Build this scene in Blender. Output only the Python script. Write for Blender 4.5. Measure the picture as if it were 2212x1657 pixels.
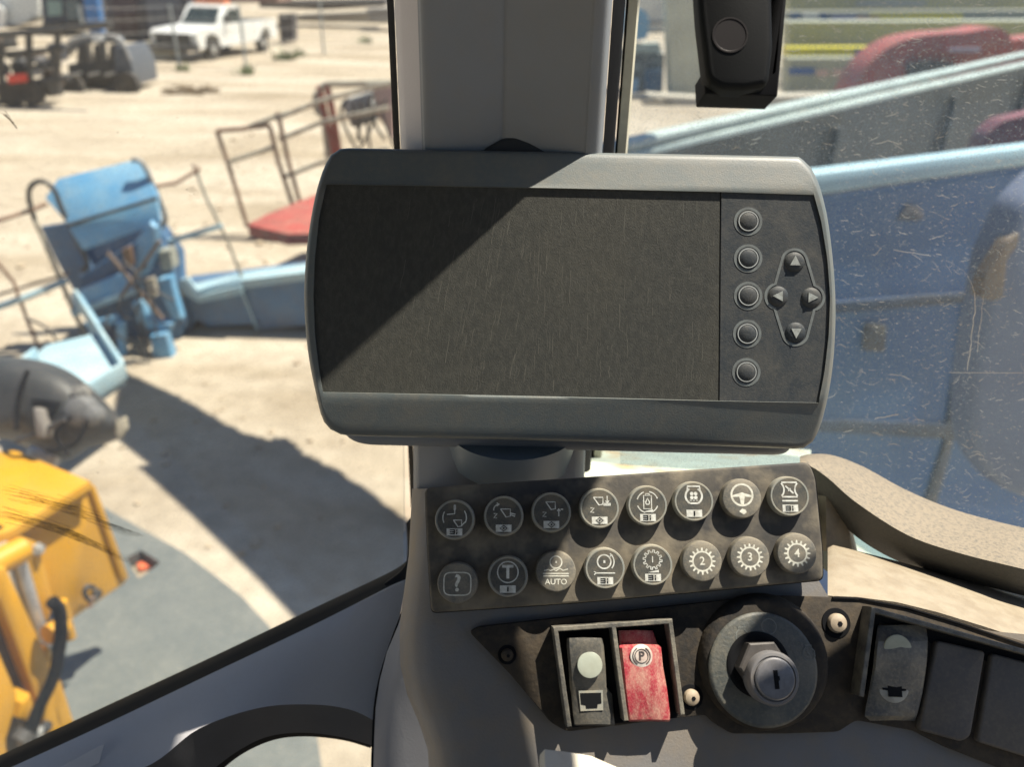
import bpy, bmesh, math, random
from mathutils import Vector, Matrix
rnd = random.Random(7)
S = bpy.context.scene
for o in list(bpy.data.objects): bpy.data.objects.remove(o)
# ------------------------------------------------------------------ camera, light, exposure
CAMH = 3.2
PITCH = math.radians(27.1); ROLL = math.radians(1.2)
FPX, CX, CY = 1743.0, 1106.0, 828.5
fw = Vector((0, math.cos(PITCH), -math.sin(PITCH)))
r0 = Vector((1, 0, 0)); u0 = Vector((0, math.sin(PITCH), math.cos(PITCH)))
RT = math.cos(ROLL)*r0 + math.sin(ROLL)*u0
UP = -math.sin(ROLL)*r0 + math.cos(ROLL)*u0
EYE = Vector((0, 0, CAMH))
cd = bpy.data.cameras.new('camera'); cam = bpy.data.objects.new('camera', cd); S.collection.objects.link(cam)
m = Matrix.Identity(4)
for i in range(3): m[i][0] = RT[i]; m[i][1] = UP[i]; m[i][2] = -fw[i]; m[i][3] = EYE[i]
cam.matrix_world = m
cd.sensor_width = 36; cd.lens = 36*FPX/2212; cd.clip_start = 0.02; cd.clip_end = 2000
cd.dof.use_dof = True; cd.dof.focus_distance = 0.39; cd.dof.aperture_fstop = 8.2
S.camera = cam
SUN = Vector((.39, .170, .905)).normalized()
w = bpy.data.worlds.new("World"); S.world = w; w.use_nodes = True
nt = w.node_tree; bg = nt.nodes['Background']; sky = nt.nodes.new('ShaderNodeTexSky')
sky.sky_type = 'NISHITA'; sky.sun_disc = False
sky.sun_elevation = math.asin(SUN.z); sky.sun_rotation = math.atan2(SUN.x, SUN.y)
sky.dust_density = 0.6; sky.ozone_density = 3.0
nt.links.new(sky.outputs[0], bg.inputs[0]); bg.inputs[1].default_value = 0.055
sd = bpy.data.lights.new('sun', 'SUN'); sd.energy = 5.0; sd.angle = math.radians(.5); sd.color = (1, .91, .77)
so = bpy.data.objects.new('sun', sd); S.collection.objects.link(so)
so.rotation_euler = SUN.to_track_quat('Z', 'Y').to_euler()
S.view_settings.view_transform = 'Standard'; S.view_settings.look = 'None'
S.view_settings.exposure = 1.2; S.view_settings.gamma = 1; S.view_settings.use_curve_mapping = False
S.render.engine = 'CYCLES'
S.cycles.transparent_max_bounces = 24

# ------------------------------------------------------------------ layout helpers (rays of the surveying camera)
def ray(x, y): return fw + RT*((x-CX)/FPX) + UP*((CY-y)/FPX)
def P(x, y, d): return EYE + ray(x, y)*d            # point at axis distance d
def at(x, y, Y): r = ray(x, y); return EYE + r*(Y/r.y)   # point on the vertical plane y = Y
def G(x, y, z=0): r = ray(x, y); return EYE + r*((z-CAMH)/r.z)  # point at height z

class Fr:
    """a flat working frame standing in the scene"""
    def __init__(s, O, N, roll=0):
        s.O = Vector(O); s.N = Vector(N).normalized()
        X = Vector((0, 0, 1)).cross(s.N)
        if X.length < .01: X = Vector((1, 0, 0))
        X.normalize()
        Y = s.N.cross(X)
        c, q = math.cos(roll), math.sin(roll)
        s.X = X*c + Y*q; s.Y = Y*c - X*q
    def pt(s, u, v, w=0): return s.O + s.X*u + s.Y*v + s.N*w
    def hit(s, px, py, w=0):
        r = ray(px, py); o = s.O + s.N*w
        t = (o-EYE).dot(s.N)/r.dot(s.N); d = EYE + r*t - o
        return d.dot(s.X), d.dot(s.Y)
    def H(s, px, py, w=0): return s.pt(*s.hit(px, py, w), w)
    def mat(s, u=0, v=0, w=0, rot=0):
        c, q = math.cos(rot), math.sin(rot)
        X = s.X*c + s.Y*q; Y = s.Y*c - s.X*q; o = s.pt(u, v, w)
        return Matrix(((X.x, Y.x, s.N.x, o.x), (X.y, Y.y, s.N.y, o.y), (X.z, Y.z, s.N.z, o.z), (0, 0, 0, 1)))

# ------------------------------------------------------------------ materials
MT = {}
def M(name, col, rough=.5, metal=0, col2=None, scale=20, mixlo=.4, mixhi=.65, bump=0, bscale=400, dust=0, dustcol=(.30, .235, .15),
      dscale=60, stretch=(1, 1, 1), spec=.5, coat=0, topdust=0, det=6, warp=0):
    if name in MT: return MT[name]
    mt = bpy.data.materials.new(name); mt.use_nodes = True; n = mt.node_tree; N = n.nodes; L = n.links
    b = N['Principled BSDF']; b.inputs['Roughness'].default_value = rough; b.inputs['Metallic'].default_value = metal
    b.inputs['Specular IOR Level'].default_value = spec
    if coat: b.inputs['Coat Weight'].default_value = coat; b.inputs['Coat Roughness'].default_value = .15
    tc = N.new('ShaderNodeTexCoord'); mp = N.new('ShaderNodeMapping'); L.new(tc.outputs['Object'], mp.inputs[0])
    mp.inputs['Scale'].default_value = stretch
    def noise(sc, d=det, dist=0):
        t = N.new('ShaderNodeTexNoise'); L.new(mp.outputs[0], t.inputs[0]); t.inputs['Scale'].default_value = sc
        t.inputs['Detail'].default_value = d; t.inputs['Roughness'].default_value = .6; t.inputs['Distortion'].default_value = dist; return t.outputs[0]
    def rng(s, a, bb, lo=0, hi=1):
        r = N.new('ShaderNodeMapRange'); L.new(s, r.inputs[0]); r.inputs[1].default_value = a; r.inputs[2].default_value = bb
        r.inputs[3].default_value = lo; r.inputs[4].default_value = hi; return r.outputs[0]
    def mix(f, a, c):
        x = N.new('ShaderNodeMix'); x.data_type = 'RGBA'
        if isinstance(f, (int, float)): x.inputs[0].default_value = f
        else: L.new(f, x.inputs[0])
        for k, v in ((6, a), (7, c)):
            if isinstance(v, tuple): x.inputs[k].default_value = (*v, 1)
            else: L.new(v, x.inputs[k])
        return x.outputs[2]
    c = tuple(col)
    c2 = tuple(col2) if col2 else tuple(v*.8 for v in col)
    out = mix(rng(noise(scale, det, warp), mixlo, mixhi), c, c2)
    if dust or topdust:
        f = rng(noise(dscale, 8, .4), .42, .72, 0, dust)
        fine = rng(noise(dscale*9, 3), .45, .7, 0, dust*.6)
        a = N.new('ShaderNodeMath'); a.operation = 'ADD'; L.new(f, a.inputs[0]); L.new(fine, a.inputs[1]); f = a.outputs[0]
        if topdust:
            g = N.new('ShaderNodeNewGeometry'); sx = N.new('ShaderNodeSeparateXYZ'); L.new(g.outputs['Normal'], sx.inputs[0])
            td = rng(sx.outputs[2], .35, .95, 0, topdust)
            q = N.new('ShaderNodeMath'); q.operation = 'MULTIPLY'; L.new(td, q.inputs[0]); L.new(rng(noise(dscale*.5, 8), .3, .55, .35, 1), q.inputs[1])
            a = N.new('ShaderNodeMath'); a.operation = 'ADD'; a.use_clamp = True; L.new(f, a.inputs[0]); L.new(q.outputs[0], a.inputs[1]); f = a.outputs[0]
        out = mix(f, out, tuple(dustcol))
    L.new(out, b.inputs['Base Color'])
    if bump:
        bp = N.new('ShaderNodeBump'); bp.inputs['Strength'].default_value = bump; bp.inputs['Distance'].default_value = .4/bscale
        L.new(noise(bscale, 3), bp.inputs['Height']); L.new(bp.outputs[0], b.inputs['Normal'])
    MT[name] = mt; return mt

# ------------------------------------------------------------------ object helpers
COL = S.collection
def thing(name, label, cat, loc=(0, 0, 0), group=None):
    o = bpy.data.objects.new(name, None); COL.objects.link(o); o.location = loc; o.empty_display_size = .05
    o['label'] = label; o['category'] = cat
    if group: o['group'] = group
    return o
def base(o):
    v = Vector((0, 0, 0))
    while o: v += o.location; o = o.parent
    return v
def obj(name, bm, mt, parent=None, smooth=35, label=None, kind=None, subs=0):
    me = bpy.data.meshes.new(name)
    if parent is not None: bmesh.ops.translate(bm, vec=-base(parent), verts=bm.verts)
    bmesh.ops.recalc_face_normals(bm, faces=bm.faces)
    bm.to_mesh(me); bm.free()
    if smooth:
        me.polygons.foreach_set('use_smooth', [True]*len(me.polygons)); me.set_sharp_from_angle(angle=math.radians(smooth))
    for q in (mt if isinstance(mt, (list, tuple)) else [mt]): me.materials.append(q)
    o = bpy.data.objects.new(name, me); COL.objects.link(o)
    if parent is not None: o.parent = parent
    if label: o['label'] = label
    if kind: o['kind'] = kind
    if subs:
        s = o.modifiers.new('sub', 'SUBSURF'); s.levels = subs; s.render_levels = subs
    return o
def tag(o, label, cat, group=None):
    o['label'] = label; o['category'] = cat
    if group: o['group'] = group
    return o
def B(): return bmesh.new()
def box(bm, c, sx, sy, sz, ax=None, bev=0):
    """box about centre c; ax = 3 axes or angle about z"""
    if ax is None: ax = 0
    if isinstance(ax, (int, float)):
        a = ax; ax = (Vector((math.cos(a), math.sin(a), 0)), Vector((-math.sin(a), math.cos(a), 0)), Vector((0, 0, 1)))
    c = Vector(c); vs = []
    for k in range(8):
        x = (-.5, .5)[k & 1]*sx; y = (-.5, .5)[k >> 1 & 1]*sy; z = (-.5, .5)[k >> 2]*sz
        vs.append(bm.verts.new(c + ax[0]*x + ax[1]*y + ax[2]*z))
    es = set()
    for q in ((0, 1, 3, 2), (4, 5, 7, 6), (0, 1, 5, 4), (2, 3, 7, 6), (0, 2, 6, 4), (1, 3, 7, 5)):
        f = bm.faces.new([vs[i] for i in q]); es.update(f.edges)
    if bev: bmesh.ops.recalc_face_normals(bm, faces=list({f for e in es for f in e.link_faces})); bmesh.ops.bevel(bm, geom=list(es), offset=bev, segments=2, profile=.5, affect='EDGES')
    return bm
def beam(bm, a, b, w, h, up=Vector((0, 0, 1)), bev=0):
    a = Vector(a); b = Vector(b); z = (b-a); L = z.length; z.normalize()
    x = z.cross(up)
    if x.length < .01: x = z.cross(Vector((0, 1, 0)))
    x.normalize(); y = x.cross(z)
    return box(bm, (a+b)/2, w, h, L, (x, y, z), bev)
def tube(bm, pts, r, n=8, caps=True, closed=False):
    pts = [Vector(p) for p in pts]; m_ = len(pts)
    rs = r if isinstance(r, (list, tuple)) else [r]*m_
    rings = []; nrm = None
    for i, p in enumerate(pts):
        if closed: t = pts[(i+1) % m_] - pts[i-1]
        else: t = pts[min(i+1, m_-1)] - pts[max(i-1, 0)]
        if t.length < 1e-9: t = Vector((0, 0, 1))
        t.normalize()
        if nrm is None:
            nrm = t.cross(Vector((0, 0, 1)))
            if nrm.length < .05: nrm = t.cross(Vector((1, 0, 0)))
        nrm = (nrm - t*nrm.dot(t)).normalized(); b = t.cross(nrm)
        rings.append([bm.verts.new(p + (nrm*math.cos(a) + b*math.sin(a))*rs[i]) for a in [2*math.pi*k/n for k in range(n)]])
    rr = list(range(m_-1)) + ([m_-1] if closed else [])
    for i in rr:
        A, C = rings[i], rings[(i+1) % m_]
        for k in range(n): bm.faces.new((A[k], A[(k+1) % n], C[(k+1) % n], C[k]))
    if caps and not closed: bm.faces.new(rings[0][::-1]); bm.faces.new(rings[-1])
    return bm
def lathe(bm, fr, prof, n=32, u=0, v=0, w=0, cap=True):
    """profile [(r, w)] turned about the frame's normal"""
    rings = []
    for r, h in prof:
        rings.append([bm.verts.new(fr.pt(u + r*math.cos(a), v + r*math.sin(a), w+h)) for a in [2*math.pi*k/n for k in range(n)]])
    for A, C in zip(rings, rings[1:]):
        for k in range(n): bm.faces.new((A[k], A[(k+1) % n], C[(k+1) % n], C[k]))
    if cap: bm.faces.new(rings[-1]); bm.faces.new(rings[0][::-1])
    return bm
def prism(bm, pts, off, bev=0, seg=3):
    """closed outline pts (world) pushed by vector off; front edges rounded"""
    a = [bm.verts.new(p) for p in pts]; b = [bm.verts.new(Vector(p)+off) for p in pts]; n = len(a)
    f0 = bm.faces.new(a[::-1]); f1 = bm.faces.new(b); fs = [f0, f1]
    for k in range(n): fs.append(bm.faces.new((a[k], a[(k+1) % n], b[(k+1) % n], b[k])))
    bmesh.ops.recalc_face_normals(bm, faces=fs)
    if bev: bmesh.ops.bevel(bm, geom=list(f1.edges), offset=bev, segments=seg, profile=.5, affect='EDGES')
    return bm
def plate(bm, fr, poly, w0, w1, bev=0, seg=3):
    """outline given by sight lines onto the frame's face w1"""
    uv = [fr.hit(x, y, w1) for x, y in poly]
    return prism(bm, [fr.pt(u, v, w0) for u, v in uv], fr.N*(w1-w0), bev, seg)
def rc(poly, r, n=4):
    """round the corners of a pixel outline"""
    out = []; m_ = len(poly)
    for i in range(m_):
        p = Vector(poly[i]); a = Vector(poly[i-1]); b = Vector(poly[(i+1) % m_])
        ra = min(r, (a-p).length*.45); rb = min(r, (b-p).length*.45)
        A = p + (a-p).normalized()*ra; Bb = p + (b-p).normalized()*rb
        for k in range(n+1):
            t = k/n; q = A*(1-t)**2 + p*2*t*(1-t) + Bb*t*t; out.append((q.x, q.y))
    return out
def stroke(bm, fr, path, wd, w0, h=.00012, closed=False, mat=None):
    """raised flat line of width wd through (u, v) points on the frame"""
    pts = [Vector(p) for p in path]; n = len(pts); Lf = []; Rg = []
    for i, p in enumerate(pts):
        a = pts[i-1] if (i or closed) else p; b = pts[(i+1) % n] if (i < n-1 or closed) else p
        t = (b-a)
        if t.length < 1e-9: t = Vector((1, 0))
        t.normalize(); q = Vector((-t.y, t.x))*wd/2
        Lf.append(p+q); Rg.append(p-q)
    tl = [bm.verts.new(fr.pt(p.x, p.y, w0+h)) for p in Lf]; tr = [bm.verts.new(fr.pt(p.x, p.y, w0+h)) for p in Rg]
    bl = [bm.verts.new(fr.pt(p.x, p.y, w0)) for p in Lf]; br = [bm.verts.new(fr.pt(p.x, p.y, w0)) for p in Rg]
    for i in range(n if closed else n-1):
        j = (i+1) % n
        bm.faces.new((tl[i], tl[j], tr[j], tr[i])); bm.faces.new((tl[i], bl[i], bl[j], tl[j])); bm.faces.new((tr[j], br[j], br[i], tr[i]))
    return bm
def circ(cx, cy, r, a0=0, a1=360, n=28):
    return [(cx + r*math.cos(math.radians(a0+(a1-a0)*k/n)), cy + r*math.sin(math.radians(a0+(a1-a0)*k/n))) for k in range(n+1)]
def ring(bm, fr, cx, cy, r, wd, w0, h=.00012): return stroke(bm, fr, circ(cx, cy, r)[:-1], wd, w0, h, closed=True)
def fill(bm, fr, poly, w0, h=.00012):
    return prism(bm, [fr.pt(u, v, w0) for u, v in poly], fr.N*h)
def text(bm, fr, s, size, cx, cy, w0, rot=0, h=.00012, bold=0):
    c = bpy.data.curves.new('t', 'FONT'); c.body = s; c.size = size; c.align_x = 'CENTER'; c.align_y = 'CENTER'; c.resolution_u = 3; c.extrude = h/2; c.offset = bold
    o = bpy.data.objects.new('t', c); COL.objects.link(o)
    dg = bpy.context.evaluated_depsgraph_get(); me = bpy.data.meshes.new_from_object(o.evaluated_get(dg))
    me.transform(fr.mat(cx, cy, w0+h/2, rot)); bm.from_mesh(me); bpy.data.meshes.remove(me)
    bpy.data.objects.remove(o); bpy.data.curves.remove(c); return bm
def grid(bm, rows, close=False):
    """surface through rows of points"""
    vs = [[bm.verts.new(p) for p in r] for r in rows]
    for A, C in zip(vs, vs[1:]):
        for k in range(len(A)-1): bm.faces.new((A[k], A[k+1], C[k+1], C[k]))
    return bm
def sheet(bm, rows, th):
    """the same surface with a thickness vector th"""
    th = Vector(th); vs = [[bm.verts.new(p) for p in r] for r in rows]; ws = [[bm.verts.new(Vector(p)+th) for p in r] for r in rows]
    for X in (vs, ws):
        for A, C in zip(X, X[1:]):
            for k in range(len(A)-1): bm.faces.new((A[k], A[k+1], C[k+1], C[k]))
    m_ = len(vs); n = len(vs[0])
    for k in range(n-1):
        bm.faces.new((vs[0][k], ws[0][k], ws[0][k+1], vs[0][k+1])); bm.faces.new((vs[-1][k], vs[-1][k+1], ws[-1][k+1], ws[-1][k]))
    for k in range(m_-1):
        bm.faces.new((vs[k][0], vs[k+1][0], ws[k+1][0], ws[k][0])); bm.faces.new((vs[k][-1], ws[k][-1], ws[k+1][-1], vs[k+1][-1]))
    return bm
def spline(pts, n=6, closed=False):
    """Catmull-Rom through points of any dimension"""
    P_ = [Vector(p) for p in pts]; out = []; m_ = len(P_)
    for i in range(m_ if closed else m_-1):
        a, b, c, d = (P_[i-1] if (i or closed) else P_[0]), P_[i], P_[(i+1) % m_], (P_[(i+2) % m_] if (closed or i < m_-2) else P_[-1])
        for k in range(n):
            t = k/n; out.append(.5*((2*b) + (c-a)*t + (2*a-5*b+4*c-d)*t*t + (3*b-a-3*c+d)*t**3))
    if not closed: out.append(P_[-1])
    return out

plastic = M('dark grey moulded plastic', (.195, .215, .24), .55, col2=(.17, .19, .21), scale=8, bump=.25, bscale=900, dust=.10, dscale=14)
plastic_soft = M('grey trim plastic', (.115, .12, .135), .6, col2=(.10, .105, .12), scale=6, bump=.12, bscale=700)
bezel_m = M('dusty charcoal housing plastic', (.108, .128, .130), .5, col2=(.095, .112, .115), scale=12, bump=.35, bscale=1500, dust=.16, dscale=35, topdust=0)
screen_m = M('dusty matt screen film', (.038, .040, .037), .5, spec=.3, col2=(.048, .048, .041), scale=12, bump=.8, bscale=1700, dust=.13, dustcol=(.19, .185, .155), dscale=420, stretch=(1, .8, .45))
keypad_m = M('scuffed keypad membrane', (.028, .036, .044), .6, spec=.3, col2=(.038, .044, .048), scale=50, bump=.35, bscale=1200, dust=.22, dustcol=(.17, .155, .125), dscale=70)
print_m = M('pale grey print', (.24, .26, .26), .5, col2=(.17, .18, .18), scale=120)
printw_m = M('white print', (.60, .62, .58), .5, col2=(.38, .38, .34), scale=300)
track_m = M('grey relief outline', (.15, .17, .17), .5, col2=(.11, .12, .12), scale=200)
black = M('black rubber', (.006, .0065, .008), .7, scale=20, spec=.12)
cream = M('cream weathered seal', (.56, .54, .42), .6, col2=(.40, .38, .30), scale=30)
panel_m = M('dusty black keypad rubber', (.040, .040, .040), .7, spec=.3, col2=(.052, .049, .044), scale=9, bump=.22, bscale=600, dust=.75, dustcol=(.25, .215, .155), dscale=8, det=6)
capring_m = M('worn grey cap rim', (.22, .23, .21), .5, col2=(.30, .28, .22), scale=160, bump=.2, bscale=900)
capdark_m = M('dark cap face', (.045, .050, .048), .5, col2=(.075, .075, .065), scale=220, bump=.2, bscale=1200, dust=.25, dscale=150)
capplain_m = M('dusty grey cap', (.10, .10, .09), .6, col2=(.15, .14, .115), scale=140, bump=.25, bscale=900, dust=.55, dustcol=(.27, .235, .17), dscale=120)
plate_m = M('grimy switch plate', (.020, .019, .018), .8, spec=.25, col2=(.038, .032, .025), scale=35, bump=.35, bscale=380, dust=.30, dustcol=(.13, .095, .055), dscale=30, det=9)
# ================================================================== INTERIOR OF THE CAB
# ---- upright corner pillar: a plan profile carried straight up
pil = thing('cab_pillar', 'dark grey moulded corner pillar of the cab rising behind the display', 'cab pillar', P(1080, 320, .45))
def upright(bm, plan, z0, z1):
    """closed plan outline [(px, depth)] at sight row 320, extruded vertically"""
    pts = [P(x, 320, d-.033) for x, d in plan]
    return prism(bm, [Vector((p.x, p.y, z0)) for p in pts], Vector((0, 0, z1-z0)))
ZB, ZT = 2.86, 3.85
lp = spline([(896, .470), (915, .452), (925, .445), (1000, .447), (1070, .4505), (1085, .452), (1100, .4505), (1180, .446), (1255, .440), (1268, .438), (1294, .440), (1301, .452)], 5)
lp = [(p.x, p.y) for p in lp]
obj('trim', upright(B(), lp + [(1301, .54), (896, .54)], ZB, ZT), plastic, pil, smooth=60)
obj('side_trim', upright(B(), [(866, .485), (872, .470), (880, .463), (914, .4545), (914, .54), (866, .54)], ZB, ZT), M('lighter grey side trim', (.55, .53, .54), .6, col2=(.50, .48, .49), scale=9, bump=.2, bscale=700), pil)
obj('rubber_seal', upright(B(), [(851, .492), (864.5, .487), (864.5, .545), (851, .55)], ZB, ZT), black, pil)
obj('rubber_seal', upright(B(), [(1302.5, .462), (1322, .468), (1327, .475), (1327, .55), (1302.5, .55)], ZB, ZT), black, pil)
obj('outer_edge', upright(B(), [(1329, .520), (1334, .512), (1352, .512), (1356, .520), (1356, .56), (1329, .56)], ZB, ZT), cream, pil)
fp = Fr(P(1110, 300, .414), -fw)
obj('mount_shadow', plate(B(), fp, rc([(1030, 345), (1048, 316), (1084, 296), (1110, 291), (1200, 305), (1275, 327), (1290, 345), (1240, 420), (1060, 420)], 6), -.03, .0, .003), M('dark mount shadow', (.03, .035, .04), .5), pil)  # dark plate coloured as the display mount's shadow on the pillar

# ---- the display
Dm = Fr(P(1230, 650, .400), -fw)
disp = thing('display_monitor', 'dusty dark grey in-cab display with a blank screen and a keypad strip at its right', 'monitor', P(1230, 950, .41))
outl = rc([(738, 320), (1733, 341)], 1)
outl = [(745, 320), (1000, 325), (1400, 332), (1728, 340)] + [(1745, 345), (1756, 358), (1768, 385)] + \
    [(1785, 460), (1797, 545), (1804, 640), (1803, 730), (1796, 810), (1783, 880), (1768, 930)] + [(1757, 952), (1742, 965), (1722, 970)] + \
    [(1400, 958), (1000, 947), (742, 940)] + [(712, 925), (697, 905)] + [(683, 850), (668, 775), (660, 700), (658, 620), (664, 530), (677, 445), (692, 385), (708, 345)] + [(720, 327)]
scr = [(705, 398), (900, 401), (1200, 407), (1560, 415), (1758, 421)] + [(1774, 480), (1787, 560), (1793, 640), (1790, 720), (1781, 800), (1768, 870)] + \
      [(1553, 866), (1200, 857), (900, 851), (697, 847)] + [(688, 790), (680, 720), (677, 640), (680, 560), (689, 470)]
def resample(pts, n):
    v = [Vector(p) for p in pts]; L = [0]
    for a, b in zip(v, v[1:]): L.append(L[-1] + (b-a).length)
    out = []
    for k in range(n):
        t = L[-1]*k/n; i = max(j for j in range(len(L)) if L[j] <= t + 1e-9); i = min(i, len(v)-2)
        out.append(v[i].lerp(v[i+1], (t-L[i])/(L[i+1]-L[i])))
    return out
def frontshell():
    bm = B()
    sp = lambda p: [(q.x, q.y) for q in spline(p, 4)]
    oT = [(716, 334), (724, 325), (738, 321), (760, 320), (1000, 325), (1400, 332), (1700, 338), (1722, 341), (1740, 349), (1752, 363)]
    oR = [(1752, 363), (1761, 380), (1770, 402), (1785, 460), (1797, 545), (1804, 640), (1803, 730), (1796, 810), (1783, 880), (1768, 930), (1755, 954)]
    oB = [(1755, 954), (1742, 965), (1722, 970), (1680, 968), (1400, 958), (1000, 947), (760, 941), (736, 938), (714, 927)]
    oL = [(714, 927), (697, 905), (683, 850), (668, 775), (660, 700), (658, 620), (664, 530), (677, 445), (692, 385), (706, 350), (716, 334)]
    nn_ = (44, 30, 44, 30)
    O = [p for s_, n in zip((oT, oR, oB, oL), nn_) for p in resample(sp(s_), n)]
    I = [p for s_, n in zip((scr[:5], scr[4:11], scr[10:15], scr[14:] + scr[:1]), nn_) for p in resample(s_, n)]
    n = len(O); c = Vector((1232, 640))
    def wy(y):
        if y < 410: return -.0004 - .0046*min(1, (410-y)/78)
        if y > 860: return -.0004 - .0050*min(1, (y-860)/95)
        return -.0004
    def put(p, w): u, v = Dm.hit(p.x, p.y, w); return bm.verts.new(Dm.pt(u, v, w))
    rings = []
    def inward(k, d):
        t = (O[(k+1) % n]-O[k-1]).normalized(); return O[k] + Vector((-t.y, t.x))*d
    for d, dw in ((5, -.030), (0, -.020), (-.5, -.0050), (.5, -.0024), (2.5, -.0009), (5.5, -.0002)):
        rings.append([put(inward(k, d), (dw if dw < -.01 else wy(inward(k, 5).y)+dw)) for k in range(n)])
    for t in (.08, .25, .45, .65, .82, .93):
        ps = [inward(k, 5.5).lerp(I[k], t) for k in range(n)]
        rings.append([put(p, wy(p.y)) for p in ps])
    rings.append([put(I[k] + (I[k]-c).normalized()*1.2, -.0005) for k in range(n)])
    rings.append([put(I[k], -.0009) for k in range(n)]); rings.append([put(I[k] - (I[k]-c).normalized()*1, -.0035) for k in range(n)])
    for A, C in zip(rings, rings[1:]):
        for k in range(n): bm.faces.new((A[k], A[(k+1) % n], C[(k+1) % n], C[k]))
    bm.faces.new(rings[0])
    return bm
bm = frontshell()
obj('housing', bm, bezel_m, disp, smooth=60)
back = [(760, 345), (1700, 360), (1745, 420), (1768, 640), (1755, 860), (1712, 975), (1690, 985), (780, 962), (742, 945), (690, 820), (680, 640), (695, 480), (722, 370)]
obj('back_shell', plate(B(), Dm, rc(back, 30), -.046, -.022, .004), plastic, disp)
obj('screen', plate(B(), Dm, [(x-2, y-2 if y < 500 else y+3) for x, y in scr[:3]] + [(1555.5, 413), (1552, 868)] + [(x, y+3) for x, y in scr[12:14]] + [(x-2, y) for x, y in scr[14:]], -.0065, -.0018, .0002, 1), screen_m, disp)
kp = plate(B(), Dm, [(1557.5, 412), (1759, 419)] + [(x+2, y) for x, y in scr[5:10]] + [(1770, 873), (1553.5, 869)], -.0065, -.0014, .0003, 1)
kpo = obj('keypad', kp, keypad_m, disp)
bm = B(); stroke(bm, Dm, [Dm.hit(697, 851, -.001), Dm.hit(1200, 861, -.001), Dm.hit(1551, 868, -.001)], .0006, -.0018, .0007)
obj('dust_ledge', bm, M('tan dust line', (.25, .21, .15), .9), disp)
WK = -.0014
bm = B(); r3 = random.Random(9)
for i in range(260):
    x = r3.gauss(1060, 90) if r3.random() < .4 else r3.uniform(980, 1545); y = r3.uniform(425, 840); L_ = r3.uniform(6, 60)*(.5 + r3.random()); ww = r3.uniform(.00012, .00034)
    pts_ = []; xx = x
    for k in range(5): pts_.append(Dm.hit(xx + r3.gauss(0, .8), min(845, y + L_*k/4), -.0017)); xx -= L_*.045*(1 if x < 1150 else .1)
    stroke(bm, Dm, pts_, ww, -.0018, .00006)
obj('dust_streaks', bm, M('grey dust streak', (.092, .092, .078), .8, col2=(.062, .062, .054), scale=90), disp, smooth=0, kind='stuff')
for y, x in ((478, 1616), (558, 1616), (639, 1616), (721, 1614), (804, 1612)):
    u, v = Dm.hit(x, y, WK); r = 21/FPX*.4
    b = obj('soft_key', lathe(B(), Dm, [(r*1.2, 0), (r*1.1, .0001), (r*.95, .0004), (r*.8, .0008), (r*.5, .0012), (r*.2, .0013)], 36, u, v, WK), keypad_m, disp)
    bm = B(); ring(bm, Dm, u, v, 28/FPX*.4, .0013, WK, .00018); obj('outer_ring', bm, track_m, b)
    bm = B(); ring(bm, Dm, u, v, 20.5/FPX*.4, .0004, WK+.0004, .0003); obj('inner_ring', bm, M('bright print ring', (.42, .45, .45), .5), b)
arr = {'up': (1716, 566, 90), 'left': (1681, 640, 180), 'right': (1752, 643, 0), 'down': (1718, 718, 270)}
for k, (x, y, a) in arr.items():
    u, v = Dm.hit(x, y, WK); r = 22/FPX*.4
    b = obj('arrow_key', lathe(B(), Dm, [(r, 0), (r*.97, .0003), (r*.85, .0008), (r*.6, .0012), (r*.3, .0014)], 32, u, v, WK), keypad_m, disp, label='%s arrow key' % k)
    bm = B(); q = .0031; aa = math.radians(a)
    tri = [(u+q*math.cos(aa+t)*1.0, v+q*math.sin(aa+t)*1.0) for t in (0, math.radians(125), math.radians(-125))]
    fill(bm, Dm, tri, WK+.0008, .0008); obj('arrow_mark', bm, M('arrow print', (.33, .36, .35), .5, col2=(.2, .21, .2), scale=400), b)
bm = B()
path = []
for k, a0, a1 in (('up', 160, 20), ('right', 75, -75), ('down', -20, -160), ('left', -105, -255)):
    u, v = Dm.hit(arr[k][0], arr[k][1], WK); path += circ(u, v, 27.5/FPX*.4, a0, a1, 14)
stroke(bm, Dm, path, .0013, WK, .0002, closed=True)
obj('arrow_key_outline', bm, track_m, disp)
# neck under the display
nk = [[P(x, y, d) for x, d in ((893, .475), (895, .452), (905, .440), (1000, .432), (1140, .430), (1240, .434), (1259, .442), (1266-(y-940)*.04, .47))] for y in (925, 960, 1000, 1060, 1120)]
neck = obj('pillar_foot', grid(B(), nk), plastic, pil, smooth=60)
cl = [[P(1105+math.cos(math.radians(t))*r*1.0, y, .424 - .012*math.sin(math.radians(-t if t < 0 else t))*0 + (abs(t-90)/90)**2*.02) for t in range(180, -1, -15)] for y, r in ((930, 150), (975, 150), (985, 135))]
# swivel cup showing beneath the display
cup = Fr(P(1105, 985, .452), (0, 0, 1))
obj('swivel_cup', lathe(B(), cup, [(.018, -.005), (.030, -.003), (.035, .002), (.036, .012), (.036, .02)], 40), M('blue grey plastic', (.16, .21, .25), .45), disp)

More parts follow.
